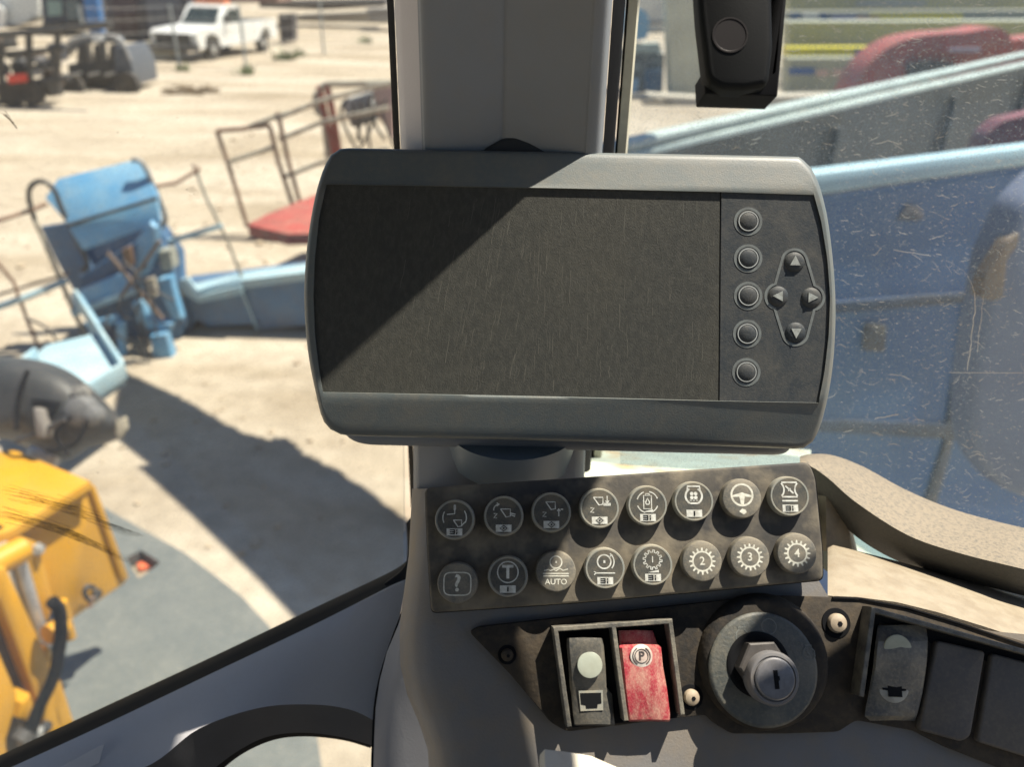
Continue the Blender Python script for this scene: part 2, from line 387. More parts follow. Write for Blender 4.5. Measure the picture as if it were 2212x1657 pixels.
# ---- the sixteen-button keypad
NB = Vector((0.0, -math.cos(math.radians(37)), math.sin(math.radians(37))))
Kp = Fr(P(1345, 1160, .362), NB, math.radians(3.6))
bp = thing('button_panel', 'slanted dusty keypad of sixteen round pictogram buttons under the display', 'button panel', Kp.pt(0, 0, -.01))
pout = rc([(917, 1054), (1748, 998), (1762, 1030), (1778, 1190), (1779, 1254), (1560, 1275), (1250, 1303), (931, 1325), (922, 1180)], 14)
obj('panel_body', plate(B(), Kp, [(x, y+1) for x, y in pout], -.012, -.0012, 0), black, bp)
bm = plate(B(), Kp, pout, -.0016, 0, .0012)
obj('panel_face', bm, panel_m, bp)
bm = B(); e = [Kp.hit(x, y, 0) for x, y in ([(931, 1318), (922, 1180), (920, 1060), (928, 1056), (1300, 1031), (1740, 1002)])]
R1 = [(982, 1123), (1088, 1115), (1191, 1107), (1295, 1098), (1399, 1092), (1499, 1083), (1603, 1077), (1706, 1072)]
R2 = [(988, 1260), (1097, 1246), (1201, 1235), (1307, 1228), (1410, 1221), (1517, 1213), (1620, 1204), (1722, 1196)]
CR = .0087; CH = .0046
loc = Fr((0, 0, 0), (0, 0, 1))
def capA():
    prof = [(CR*1.04, 0), (CR*1.02, CH*.6), (CR, CH*.9), (CR*.975, CH), (CR*.90, CH), (CR*.89, CH-.0003)]
    me = bpy.data.meshes.new('push_button'); b = lathe(B(), loc, prof, 48); bmesh.ops.recalc_face_normals(b, faces=b.faces); b.to_mesh(me); b.free(); return me
def capB():
    prof = [(CR*1.04, 0), (CR*1.02, CH*.6), (CR, CH*.88), (CR*.97, CH*.97), (CR*.92, CH), (CR*.5, CH+.0001)]
    me = bpy.data.meshes.new('push_button'); b = lathe(B(), loc, prof, 48); bmesh.ops.recalc_face_normals(b, faces=b.faces); b.to_mesh(me); b.free(); return me
mA, mB_ = capA(), capB()
for me, mt in ((mA, capring_m), (mB_, capplain_m)):
    me.materials.append(mt); me.polygons.foreach_set('use_smooth', [True]*len(me.polygons)); me.set_sharp_from_angle(angle=math.radians(40))
face_me = bpy.data.meshes.new('cap_face'); b = lathe(B(), loc, [(CR*.885, CH-.0006), (CR*.885, CH-.0002), (CR*.87, CH-.0001)], 48); bmesh.ops.recalc_face_normals(b, faces=b.faces); b.to_mesh(face_me); b.free(); face_me.materials.append(capdark_m)
q = CR/10.0   # icon unit: a cap is 10 units in radius
def gear(bm, cx, cy, ri, ro, n, w0, wd):
    pts = []
    for k in range(n):
        a = 2*math.pi*k/n; d = 2*math.pi/n
        for t, rr in ((0, ri), (.5, ri), (.6, ro), (.9, ro)): pts.append((cx+rr*math.cos(a+d*t), cy+rr*math.sin(a+d*t)))
    stroke(bm, loc, pts, wd, w0, closed=True)
def bucket(bm, x, y, s, w0, wd):
    stroke(bm, loc, [(x-2.6*s, y+1.6*s), (x+1.6*s, y+1.6*s), (x+1.6*s, y-1.4*s), (x-.2*s, y-1.8*s), (x-2.6*s, y+1.6*s)], wd, w0)
def icon(k, W0):
    bm = B(); U = q; wd = .55*U
    def st(pts, c=False, w_=wd): stroke(bm, loc, [(x*U, y*U) for x, y in pts], w_, W0, closed=c)
    def arc(cx, cy, r, a0, a1, w_=wd): st([(x, y) for x, y in circ(cx, cy, r, a0, a1, 16)], w_=w_)
    def bx(x0, y0, x1, y1, z=0): fill(bm, loc, [(x0*U, y0*U), (x1*U, y0*U), (x1*U, y1*U), (x0*U, y1*U)], W0+z)
    if k == 'boom':
        st([(0, 7.6), (0, 3), (-4, 2.6)]); bx(-.6, 5, .6, 7.4); bucket(bm, 2*U, -1.8*U, U, W0, wd); arc(0, 1, 6, 150, 205); arc(0, 1, 6, -25, 35); st([(3.5, -3), (5.6, -1)])
    if k == 'tilt':
        bucket(bm, 1.5*U, 1.6*U, 1.2*U, W0, wd); st([(3.5, 1.4), (6, .8)]); st([(3.4, .6), (5.8, -.2)]); arc(-2.5, 3.2, 2.6, 90, 190); st([(-3.6, 5), (-2.2, 5.9), (-3.6, 6.6)]); st([(-5, 1.2), (-3.4, 1.2), (-5, -1), (-3.4, -1)])
    if k == 'float':
        bucket(bm, .2*U, 3.4*U, 1.15*U, W0, wd); st([(3.8, 1.6), (3.8, -2)]); st([(3, .6), (3.8, 1.8), (4.6, .6)]); st([(-4.4, 0), (-2.6, 0), (-4.4, -2.2), (-2.6, -2.2)]); st([(4.8, 1.5), (6, 1.5)])
    if k == 'lower':
        bucket(bm, 0, 3.6*U, 1.15*U, W0, wd); st([(4, 6.2), (4, 2.6)]); st([(3.1, 3.8), (4, 2.5), (4.9, 3.8)]); st([(2.4, 2.3), (5.8, 2.3)]); st([(2, 1.5), (5.8, 1.5)]); st([(-4.6, 0), (-2.8, 0), (-4.6, -2.2), (-2.8, -2.2)])
    if k == 'cycle':
        arc(0, 1.6, 5.4, 20, 80); arc(0, 1.6, 5.4, 110, 165); arc(0, 1.6, 5.4, 200, 255); arc(0, 1.6, 5.4, 290, 340); st([(-2, -1.8), (-2, 5), (2, 5), (2, -1.8)], True); st([(-.9, 5), (-.9, 5.9), (.9, 5.9), (.9, 5)])
        st([(0, 3.6), (1, 1.6), (.7, .5), (-.7, .5), (-1, 1.6)], True); fill(bm, loc, [(-2.4*U, -3.4*U), (2.6*U, -3.4*U), (2.6*U, -2.0*U)], W0)
    if k == 'fan':
        arc(0, 2.6, 4.2, -60, 60, 1.0*U); arc(0, 2.6, 4.2, 120, 240, 1.0*U); st([(-2.2, 6.1), (-3.2, 6.1), (-3.2, 7.6), (3.2, 7.6), (3.2, 6.1), (2.2, 6.1)], w_=.9*U); st([(-2, -1.1), (2, -1.1)], w_=.9*U)
        for a in range(4): fill(bm, loc, [((x*.95*math.cos(math.pi/4+a*math.pi/2))*U - 0 + (math.cos(t)*.95)*U, (2.8 + x*.95*math.sin(math.pi/4+a*math.pi/2) + math.sin(t)*.95)*U) for x in (1.5,) for t in [2*math.pi*i/10 for i in range(10)]], W0)
        for a in (-1.6, 0, 1.6): bx(a-.5, .2, a+.5, .6)
    if k == 'steer':
        stroke(bm, loc, circ(0, 1.8*U, 5.4*U)[:-1], 1.0*U, W0, closed=True); fill(bm, loc, [(x*U, y*U) for x, y in ((-4.9, 1.6), (-1.3, 2.6), (0, 3.1), (1.3, 2.6), (4.9, 1.6), (4.8, .6), (1.5, .9), (1.1, -.6), (.8, -3.2), (-.8, -3.2), (-1.1, -.6), (-1.5, .9), (-4.8, .6))], W0)
        fill(bm, loc, [(x*U, y*U) for x, y in ((-1.8, -6.6), (-.2, -5.2), (1.6, -5.8), (2, -7.2), (.4, -8.2), (-.8, -7.4))], W0)
    if k == 'throttle':
        st([(-4, 7), (4, 7)], w_=.8*U); st([(-4, -.4), (4, -.4)], w_=.8*U); arc(-7.4, 3.3, 4.6, -45, 45, .8*U); arc(7.4, 3.3, 4.6, 135, 225, .8*U); st([(-2, 5.2), (2, 1.4)], w_=.8*U); bx(-.7, 2.6, .7, 4); st([(-4, -2.4), (4, -2.4)], w_=.8*U)
    if k == '?':
        stroke(bm, loc, [((6.8*math.copysign(abs(math.cos(t))**.45, math.cos(t)))*U, (-.4 + 5.6*math.copysign(abs(math.sin(t))**.45, math.sin(t)))*U) for t in [2*math.pi*i/40 for i in range(40)]], .55*U, W0, closed=True); text(bm, loc, '?', 11.5*U, 0, -.4*U, W0, bold=.22*U)
    if k == 'T':
        stroke(bm, loc, circ(0, 2.2*U, 5.2*U)[:-1], .55*U, W0, closed=True); text(bm, loc, 'T', 9*U, 0, 2*U, W0, bold=.3*U)
    if k == 'auto':
        stroke(bm, loc, circ(0, 4.6*U, 3.0*U)[:-1], .6*U, W0, closed=True); bx(-.3, 4.2, .5, 5.2); st([(-6, .4), (-4, .9), (-2.6, .4), (-1, 1.2), (0, .3), (2, 1.5), (3.6, .5), (6, 1.2)], w_=.5*U); st([(-6.6, -1), (6.6, -1)]); st([(-6.4, -2.2), (6.4, -2.2)]); text(bm, loc, 'AUTO', 4.0*U, 0, -5.2*U, W0, bold=.03*U)
    if k == 'roller':
        stroke(bm, loc, circ(-.4*U, 3.2*U, 3.4*U)[:-1], .7*U, W0, closed=True); bx(-.8, 2.6, .2, 3.9); arc(-.4, 3.2, 5, -40, 50); st([(2.6, 7.2), (3.6, 6.6), (2.6, 5.8)]); st([(-5, -2.4), (5, -2.4)]); st([(-5.6, -1.6), (-4.4, -2.4), (-5.6, -3.2)])
    if k == '1':
        gear(bm, 0, 2.6*U, 3.7*U, 4.9*U, 12, W0, .5*U); text(bm, loc, '1', 4.6*U, 0, 2.6*U, W0); fill(bm, loc, [(-2.6*U, -3.7*U), (3*U, -3.7*U), (3*U, -2.4*U)], W0)
    if k in '234':
        stroke(bm, loc, circ(0, 0, 4.8*U)[:-1], .8*U, W0, closed=True)
        for i in range(16):
            a = 2*math.pi*i/16
            t = loc; c, s_ = math.cos(a), math.sin(a)
            fill(bm, loc, [((x*c - y*s_)*U, (x*s_ + y*c)*U) for x, y in ((5.0, -.55), (6.7, -.35), (6.7, .35), (5.0, .55))], W0)
        text(bm, loc, k, 5.8*U, 0, 0, W0, bold=.06*U)
    return bm
def status(k, W0):
    bm = B(); U = q
    def bx(x0, y0, x1, y1, z=0, h=.00012): fill(bm, loc, [(x0*U, y0*U), (x1*U, y0*U), (x1*U, y1*U), (x0*U, y1*U)], W0+z, h)
    bx(-4, -8.0, 4, -4.4)
    return bm
def glyph(k, W0):
    bm = B(); U = q; W0 += .00013
    def bx(x0, y0, x1, y1): fill(bm, loc, [(x0*U, y0*U), (x1*U, y0*U), (x1*U, y1*U), (x0*U, y1*U)], W0)
    if k == 'bars':
        for y in (-7.4, -6.4, -5.4): bx(-2.4, y, .2, y+.5)
        bx(.9, -7.4, 1.5, -6.2); bx(.9, -5.7, 1.5, -5.0); bx(-.3, -7.4, .2, -4.9)
    elif k == 'bar': bx(-.3, -7.4, .4, -5.0)
    else: stroke(bm, loc, [(0, -7.6*U), (1.8*U, -6.2*U), (0, -4.8*U), (-1.8*U, -6.2*U)], .45*U, W0, closed=True); bx(-.4, -6.6, .4, -5.8)
    return bm
spec1 = [('boom', 1, 'bars'), ('tilt', 1, 'dia'), ('float', 1, 'dia'), ('lower', 1, 'dia'), ('cycle', 1, 'bars'), ('fan', 1, 'bar'), ('steer', 0, None), ('throttle', 1, 'bars')]
spec2 = [('?', 0, None), ('T', 1, 'bar'), ('auto', 0, None), ('roller', 1, 'bars'), ('1', 1, 'bars'), ('2', 0, None), ('3', 0, None), ('4', 0, None)]
labs = {'?': 'button with a question mark', 'T': 'button with a letter T', 'auto': 'button reading AUTO', '2': 'gear button with a 2', '3': 'gear button with a 3', '4': 'gear button with a 4', '1': 'gear button with a 1', 'steer': 'button with a steering wheel',
        'fan': 'button with an engine fan', 'throttle': 'button with a throttle valve', 'cycle': 'button with circling arrows', 'boom': 'button with a lifting bucket', 'tilt': 'button with a tilting bucket', 'float': 'button with a bucket over an up arrow', 'lower': 'button with a bucket and down arrow', 'roller': 'button with a roller'}
ic_m = M('icon print', (.66, .66, .58), .5, col2=(.45, .45, .38), scale=500)
for (cx, cy), (k, ringed, g) in list(zip(R1, spec1)) + list(zip(R2, spec2)):
    u, v = Kp.hit(cx, cy, CH); mm = Kp.mat(u, v, 0, math.radians(-2.5)); mm.translation -= bp.location
    b = bpy.data.objects.new('push_button', mA if ringed else mB_); COL.objects.link(b); b.parent = bp; b.matrix_local = mm; b['label'] = labs[k]
    W0 = CH-.0001 if ringed else CH+.00002
    def sub(n, bmx, mt):
        me = bpy.data.meshes.new(n); bmesh.ops.recalc_face_normals(bmx, faces=bmx.faces); bmx.to_mesh(me); bmx.free(); me.materials.append(mt)
        o = bpy.data.objects.new(n, me); COL.objects.link(o); o.parent = b; return o
    if ringed:
        o = bpy.data.objects.new('cap_face', face_me); COL.objects.link(o); o.parent = b
        sub('status_patch', status(g, W0), printw_m); sub('patch_mark', glyph(g, W0), black)
    sub('pictogram', icon(k, W0), printw_m if ringed else ic_m)

# ---- the dashboard below
ND = Vector((.05, -math.cos(math.radians(40)), math.sin(math.radians(40))))
Dd = Fr(P(1500, 1450, .360), ND)
dash = thing('dashboard', 'dark grey moulded dashboard carrying the key switch and rocker switches', 'dashboard', Dd.pt(0, .05, -.03))
def xl(y):   # left silhouette of the moulding
    t = [(1020, 892), (1060, 891), (1120, 888), (1200, 884), (1260, 876), (1330, 867), (1380, 864), (1440, 866), (1500, 880), (1560, 905), (1620, 925), (1700, 930)]
    for a, b in zip(t, t[1:]):
        if y <= b[0]: return a[1] + (b[1]-a[1])*(y-a[0])/(b[0]-a[0])
    return t[-1][1]
def bodyrow(y, ye=None):
    """points from the left silhouette to the right end; ye: row height at the right end"""
    x0 = xl(y); row = []
    for dx, dw in ((0, -.075), (-1, -.045), (3, -.028), (14, -.018), (34, -.010), (70, -.006), (130, -.0045), (260, -.004), (420, -.004), (600, -.004), (760, -.004), (900, -.004), (1010, -.004), (1120, -.004), (1250, -.004), (1400, -.004)):
        x = x0+dx; yy = y
        if ye is not None:
            yy = ye(x) if x > 1750 else y
        row.append(Dd.H(x, yy, dw))
    return row
def lim(x, a, b): return a + (b-a)*max(0, min(1, (x-1750)/460))
rows = [bodyrow(1056, lambda x: lim(x, 1284, 1378)), bodyrow(1080, lambda x: lim(x, 1285, 1380)), bodyrow(1120, lambda x: lim(x, 1286, 1382)), bodyrow(1200, lambda x: lim(x, 1288, 1386)), bodyrow(1270, lambda x: lim(x, 1292, 1392)),
        bodyrow(1330, lambda x: lim(x, 1330, 1420)), bodyrow(1380, lambda x: lim(x, 1380, 1480)), bodyrow(1440), bodyrow(1500), bodyrow(1560), bodyrow(1620), bodyrow(1700), bodyrow(1790)]
obj('moulding', grid(B(), rows), M('worn grey moulding', (.16, .162, .168), .6, col2=(.13, .126, .12), scale=7, bump=.3, bscale=900, dust=.5, dustcol=(.21, .165, .105), dscale=9), dash, smooth=70)
# sunlit sill at the right
def sl(a, b): return lambda t: Vector(a).lerp(Vector(b), t)
sill_pts = []
top = spline([(1255, 958, .60), (1500, 970, .60), (1735, 984, .60)], 2)
srow = []
for (x, y0, y1, y2, y3) in ((1788, 1184, 1215, 1255, 1287), (1800, 1178, 1212, 1255, 1288), (1850, 1190, 1220, 1260, 1290), (1936, 1212, 1242, 1276, 1301), (2022, 1236, 1264, 1296, 1322), (2120, 1262, 1292, 1326, 1352), (2212, 1288, 1320, 1354, 1382), (2320, 1320, 1352, 1388, 1416)):
    srow.append([P(x, y0, .445), P(x, y0+(y1-y0)*.5, .425), P(x, y1, .408), P(x, y2, .390), P(x, y3, .378), P(x, y3+25, .379)])
obj('sill', grid(B(), list(zip(*srow))), M('cream speckled sill plastic', (.27, .235, .175), .6, col2=(.21, .175, .125), scale=90, bump=.6, bscale=1200, dust=.25, dscale=500), dash, smooth=70)
# grimy switch plate
sp = rc([(1013, 1366), (1032, 1355), (1190, 1337), (1560, 1298), (1650, 1286), (1790, 1290), (1900, 1300), (2050, 1340), (2260, 1400), (2260, 1700), (2050, 1618), (1975, 1580), (1850, 1557), (1812, 1582), (1700, 1586), (1580, 1586), (1545, 1565), (1525, 1545), (1400, 1560), (1225, 1582), (1190, 1562), (1100, 1455)], 10, 3)
obj('switch_plate', plate(B(), Dd, sp, -.006, 0, .0006, 2), plate_m, dash)
def frame_walls(name, segs, w1, th, lab=None):
    bm = B()
    for a, b in segs:
        ua = Vector(Dd.hit(*a, w1)); ub = Vector(Dd.hit(*b, w1)); t = (ub-ua).normalized(); qn = Vector((-t.y, t.x))*th/2; t = t*th/2
        prism(bm, [Dd.pt(p.x, p.y, -.001) for p in (ua-t-qn, ub+t-qn, ub+t+qn, ua-t+qn)], Dd.N*(w1+.001+rnd.uniform(0, .0001)), .0003, 1)
    return obj(name, bm, M('edge worn black bezel', (.06, .06, .055), .6, col2=(.16, .15, .12), scale=150, bump=.4, bscale=500, dust=.35, dustcol=(.22, .19, .14), dscale=90), dash, label=lab)
frame_walls('switch_bezel', [((1200, 1360), (1448, 1343)), ((1448, 1343), (1474, 1540)), ((1200, 1360), (1229, 1566)), ((1325, 1352), (1352, 1553))], .009, .0020)
# black wells behind the rockers
obj('switch_well', plate(B(), Dd, [(1208, 1362), (1444, 1346), (1462, 1552), (1236, 1572)], 0, .0006), black, dash)
rock_m = M('scuffed black rocker', (.045, .047, .045), .5, col2=(.10, .095, .08), scale=90, bump=.3, bscale=700, dust=.4, dustcol=(.2, .175, .13), dscale=80)
red_m = M('worn red rocker', (.33, .022, .042), .5, col2=(.27, .02, .035), scale=50, bump=.3, bscale=500, dust=.55, dustcol=(.50, .36, .27), dscale=150, stretch=(1.6, 1, .7))
def rocker(cx, axis, rows_, mt, lab):
    """rows_: (yl, xl, xr, w) from the top to the bottom in sight lines"""
    bm = B(); rr = []
    for y, a, b, w_ in rows_:
        rr.append([Dd.H(a, y, 0), Dd.H(a, y, w_*.8), Dd.H(a+6, y, w_), Dd.H((a+b)/2, y-1, w_+.0004), Dd.H(b-6, y, w_), Dd.H(b, y, w_*.8), Dd.H(b, y, 0)])
    g = grid(bm, rr)
    return obj('rocker_switch', g, mt, dash, label=lab, smooth=40)
k1 = rocker(0, 0, [(1378, 1224, 1298, .0), (1379, 1224, 1300, .0075), (1395, 1224, 1304, .0082), (1440, 1228, 1308, .0065), (1485, 1231, 1310, .0048), (1500, 1234, 1322, .0035), (1545, 1238, 1326, .004), (1566, 1241, 1328, .0035), (1569, 1243, 1326, 0)], rock_m, 'black rocker with a pale round lens')
lens_m = M('pale green lens', (.36, .40, .34), .5, col2=(.30, .32, .26), scale=80)
u, v = Dd.hit(1274, 1437, .0075)
obj('lens', lathe(B(), Dd, [(.0055, 0), (.0054, .0002), (.005, .0003), (.003, .0004), (.001, .0004)], 32, u, v, .0078), lens_m, k1)
bm = B(); fill(bm, Dd, [Dd.hit(x, y, .0045) for x, y in ((1253, 1498), (1298, 1497), (1299, 1520), (1291, 1521), (1290, 1530), (1266, 1531), (1265, 1524), (1255, 1522))], .0042, .0007); obj('symbol', bm, black, k1)
bm = B(); fill(bm, Dd, [Dd.hit(x, y, .0045) for x, y in ((1250, 1493), (1302, 1492), (1303, 1535), (1254, 1537))], .0038, .0009); obj('symbol_recess', bm, capring_m, k1)
k2 = rocker(0, 0, [(1362, 1336, 1408, 0), (1363, 1336, 1410, .0022), (1392, 1338, 1420, .0028), (1394, 1338, 1424, .0045), (1400, 1338, 1428, .0068), (1440, 1342, 1432, .0080), (1490, 1347, 1441, .0076), (1540, 1353, 1447, .0064), (1556, 1356, 1448, .0055), (1560, 1360, 1446, 0)], red_m, 'worn red parking brake rocker')
u, v = Dd.hit(1386, 1418, .0085)
obj('badge', lathe(B(), Dd, [(.0049, 0), (.0049, .0004), (.0045, .0006)], 32, u, v, .0078), M('pale badge', (.62, .60, .55), .5, col2=(.45, .35, .3), scale=200), k2)
bm = B(); text(bm, Dd, 'P', .0052, u, v, .0085, bold=.0001)
for a0, a1 in ((120, 240), (-60, 60)): stroke(bm, Dd, circ(u, v, .0038, a0, a1, 12), .0004, .0085)
stroke(bm, Dd, circ(u, v, .0029)[:-1], .0003, .0085, closed=True)
obj('parking_mark', bm, M('dark print', (.06, .05, .05), .5), k2)
# right-hand switch bank
frame_walls('switch_bezel', [((1887, 1318), (2290, 1430)), ((1887, 1318), (1862, 1500))], .0085, .0022)
obj('switch_well', plate(B(), Dd, [(1893, 1326), (2230, 1422), (2230, 1460), (2010, 1390), (2000, 1370), (1900, 1345), (1870, 1500), (1862, 1498)], 0, .0005), black, dash)
k3 = rocker(0, 0, [(1350, 1898, 1992, 0), (1352, 1896, 2000, .002), (1382, 1892, 2004, .0045), (1386, 1891, 2004, .0055), (1415, 1888, 2003, .0068), (1440, 1886, 2001, .0062), (1500, 1876, 1992, .004), (1530, 1870, 1985, .0032), (1548, 1868, 1980, .003), (1558, 1880, 1976, 0)], M('tan dusted rocker', (.08, .08, .075), .6, col2=(.13, .12, .10), scale=70, bump=.5, bscale=450, dust=.7, dustcol=(.26, .225, .16), dscale=70), 'dusty rocker with a pale lens and lamp symbol')
u, v = Dd.hit(1942, 1405, .007)
obj('lens', lathe(B(), Dd, [(.0066, 0), (.0064, .0003), (.006, .0004), (.0035, .0005), (.001, .0005)], 32, u, v, .0060), M('cream lens', (.45, .44, .31), .5, col2=(.34, .33, .23), scale=80), k3)
u, v = Dd.hit(1932, 1484, .005)
obj('symbol_disc', lathe(B(), Dd, [(.0070, 0), (.0070, .0003), (.0066, .0005)], 32, u, v, .0040), M('pale symbol disc', (.36, .35, .30), .5, col2=(.25, .24, .2), scale=200), k3)
bm = B(); fill(bm, Dd, [(u+a*.001, v+b*.001) for a, b in ((-5.4, 4.4), (5.6, 3.6), (5.4, 1.6), (3.6, 2), (3.4, -1), (5.2, -1.2), (5.2, -2), (3.3, -2), (3.2, -4.6), (-3, -4.2), (-3, -1.6), (-5.4, -1.2), (-5.4, -.4), (-3, -.6), (-3, 2.6), (-5.2, 2.6))], .0045, .0004); obj('symbol', bm, black, k3)
blank_m = M('blank switch cover', (.085, .078, .072), .7, col2=(.07, .063, .057), scale=20, bump=.3, bscale=800, dust=.4, dustcol=(.17, .14, .10))
obj('blank_cover', plate(B(), Dd, rc([(2024, 1384), (2130, 1408), (2098, 1592), (2078, 1604), (1990, 1580), (1988, 1570)], 10), 0, .0035, .0012), blank_m, dash)
obj('blank_cover', plate(B(), Dd, rc([(2144, 1412), (2290, 1450), (2260, 1650), (2112, 1604)], 10), 0, .0035, .0012), blank_m, dash)
bm = B()
stroke(bm, Dd, [Dd.hit(x, y, -.0036) for x, y in ((1975, 1577), (2060, 1608), (2150, 1642), (2250, 1682))], .0008, -.0036, .0003)
stroke(bm, Dd, [Dd.hit(x, y, -.0036) for x, y in ((1790, 1291), (1850, 1293), (1950, 1312), (2060, 1345), (2250, 1410))], .0007, -.0036, .0045)
obj('panel_joint', bm, black, dash)
# screws
for x, y, r, mt in ((1810, 1347, 21, M('tan dusty screw', (.36, .30, .22), .6, col2=(.26, .21, .15), scale=200)), (1495, 1508, 17, MT['tan dusty screw']), (1096, 1416, 13, plate_m)):
    u, v = Dd.hit(x, y, .002); rr = r/FPX*.36
    obj('screw_hole', lathe(B(), Dd, [(rr*1.55, .0002), (rr*1.5, .0005), (rr*1.0, .0005)], 28, u, v, 0), black, dash)
    sc = obj('screw', lathe(B(), Dd, [(rr, 0), (rr, .0012), (rr*.85, .0022), (rr*.5, .0028), (rr*.3, .0029)], 28, u, v, .0006), mt, dash)
    obj('screw_socket', lathe(B(), Dd, [(rr*.28, 0), (rr*.28, .0003)], 6, u+.0003, v-.0002, .0034), black, sc)
# key switch: stands on the plate, moves as one
key = thing('ignition_switch', 'round black ignition key switch with a steel barrel and vertical key slot', 'ignition switch', Dd.H(1655, 1440, 0))
u, v = Dd.hit(1655, 1435, .004)
obj('boss', lathe(B(), Dd, [(.0295, 0), (.0290, .002), (.0275, .0048), (.026, .0058), (.0245, .006)], 56, u, v+.001, .0002), plate_m, key)
u, v = Dd.hit(1650, 1447, .0075)
dialm = M('dusty dial face', (.055, .062, .060), .55, col2=(.085, .085, .075), scale=60, bump=.4, bscale=700, dust=.4, dustcol=(.20, .18, .13), dscale=70)
obj('dial', lathe(B(), Dd, [(.0243, 0), (.0243, .0014), (.0236, .0022), (.0228, .0024)], 56, u, v, .0055), dialm, key)
WD = .0079
bm = B(); ring(bm, Dd, *Dd.hit(1661, 1354, WD), .0033, .0004, WD)
U_, V_ = Dd.hit(1606, 1374, WD); gear(bm, 0, 0, 0.0001, .0001, 3, -1, .0001) if 0 else None
for (x, y) in ((1603, 1374), (1747, 1413)):
    a, b = Dd.hit(x, y, WD)
    stroke(bm, Dd, [(a+p*.001, b+s_*.001) for p, s_ in ((-1.6, 3.6), (1.6, 3.6), (1.3, 2.6), (2.6, 1.2), (2.8, -1), (1.4, -2.6), (-1.4, -2.6), (-2.8, -1), (-2.6, 1.2), (-1.3, 2.6))], .0004, WD, closed=True)
stroke(bm, Dd, [(a+p*.001, b+s_*.001) for p, s_ in ((-.6, .6), (.6, -.6))], .0004, WD)
obj('position_marks', bm, M('faint dial print', (.15, .16, .15), .6), key)
u, v = Dd.hit(1640, 1437, .009)
obj('collar', lathe(B(), Dd, [(.0140, 0), (.0140, .0006), (.0128, .0012), (.0122, .0012)], 44, u, v, .0078), black, key)
steel = M('dull worn steel', (.07, .064, .06), .55, metal=.2, col2=(.05, .046, .042), scale=90, bump=.15, bscale=700)
Kf = Fr(Dd.pt(u, v, .0085), (Dd.N + Vector((.03, 0, .02))))
bm = B(); hexr = .0112
lathe(bm, Kf, [(hexr, 0), (hexr, .0062), (hexr*.93, .0068)], 6)
obj('hex_nut', bm, steel, key, smooth=20)
u2, v2 = Kf.hit(1673, 1467, .0115)
obj('barrel', lathe(B(), Kf, [(.0112, 0), (.0112, .0010), (.0112, .0060), (.0104, .0072), (.0093, .0074), (.0090, .0068)], 48, u2, v2, .0045), M('grey barrel ring', (.13, .13, .135), .45, col2=(.10, .10, .105), scale=60, dust=.15), key)
obj('key_face', lathe(B(), Kf, [(.0086, 0), (.0086, .0016), (.0080, .0022), (.0074, .0023)], 44, u2, v2, .0108), M('brushed key face', (.13, .13, .135), .45, metal=.3, col2=(.19, .19, .2), scale=200), key)
bm = B(); fill(bm, Kf, [(u2+a, v2+b) for a, b in ((-.0009, .0036), (.0011, .0036), (.0011, .0012), (.0017, .0012), (.0017, -.0006), (.0011, -.0006), (.0011, -.0040), (-.0009, -.0040))], .0129, .0003); obj('key_slot', bm, black, key)

# ---- lit rim of the lower cover
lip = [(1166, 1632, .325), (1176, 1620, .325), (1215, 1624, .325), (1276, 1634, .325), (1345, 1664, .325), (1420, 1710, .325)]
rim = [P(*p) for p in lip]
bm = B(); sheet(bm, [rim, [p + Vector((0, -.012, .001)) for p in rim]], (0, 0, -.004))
lo = obj('column_cover_rim', bm, M('bright sunlit dusty rim', (.62, .58, .48), .6, col2=(.5, .45, .36), scale=60), None); tag(lo, 'pale sunlit rim of the lower cover below the switches', 'cover rim')

# ---- windscreen lower trim (bar between two panes)
wt = thing('windscreen_trim', 'dark grey curved lower trim of the windscreen with a black rubber edge', 'window trim', P(500, 1500, .50))
def band(name, up, dn, mt, d0=.47, d1=.45, th=.03, dd=None, steps=6):
    """surface between two sight-line curves with thickness away from the viewer"""
    a = spline(up, steps); b = spline(dn, steps)
    n = min(len(a), len(b)); rows_ = []
    for t in (0, .33, .66, 1):
        rows_.append([P(*(a[i].lerp(b[i], t)), d0+(d1-d0)*t + (dd(t) if dd else 0)) for i in range(n)])
    return obj(name, sheet(B(), rows_, fw*th), mt, wt, smooth=50)
band('rubber_seal', [(-60, 1672), (200, 1551), (450, 1435), (660, 1334), (800, 1268), (850, 1242), (875, 1222)], [(-60, 1700), (200, 1581), (450, 1462), (660, 1362), (800, 1292), (850, 1268), (878, 1256)], black, .500, .485, .02)
band('upper_face', [(-60, 1698), (200, 1579), (450, 1460), (660, 1360), (800, 1290), (846, 1267), (880, 1252)], [(200, 1700), (330, 1650), (430, 1575), (560, 1530), (680, 1523), (760, 1535), (812, 1560)], M('slate grey trim', (.44, .44, .46), .6, col2=(.41, .41, .43), scale=5, bump=.12, bscale=700, dust=.06), .485, .455, .03)
band('lower_face', [(200, 1700), (330, 1650), (430, 1575), (560, 1530), (680, 1523), (760, 1535), (812, 1560)], [(400, 1715), (440, 1680), (510, 1626), (580, 1592), (660, 1584), (740, 1594), (806, 1612)], M('charcoal trim', (.075, .077, .082), .55, col2=(.047, .047, .05), scale=6, bump=.12, bscale=700), .455, .468, .03)
band('lower_seal', [(400, 1705), (440, 1672), (510, 1620), (580, 1588), (660, 1580), (740, 1589), (806, 1606)], [(430, 1715), (460, 1682), (520, 1632), (590, 1600), (660, 1592), (740, 1600), (800, 1617)], black, .474, .478, .01)
jn = [(882, 1230), (870, 1310), (845, 1380), (822, 1450), (808, 1520), (803, 1600), (800, 1700)]
a_ = spline(jn, 5)
bm = B(); sheet(bm, [[P(p.x, p.y, .4505) for p in a_], [P(p.x+7, p.y, .4505) for p in a_]], fw*.03); obj('joint', bm, black, wt)
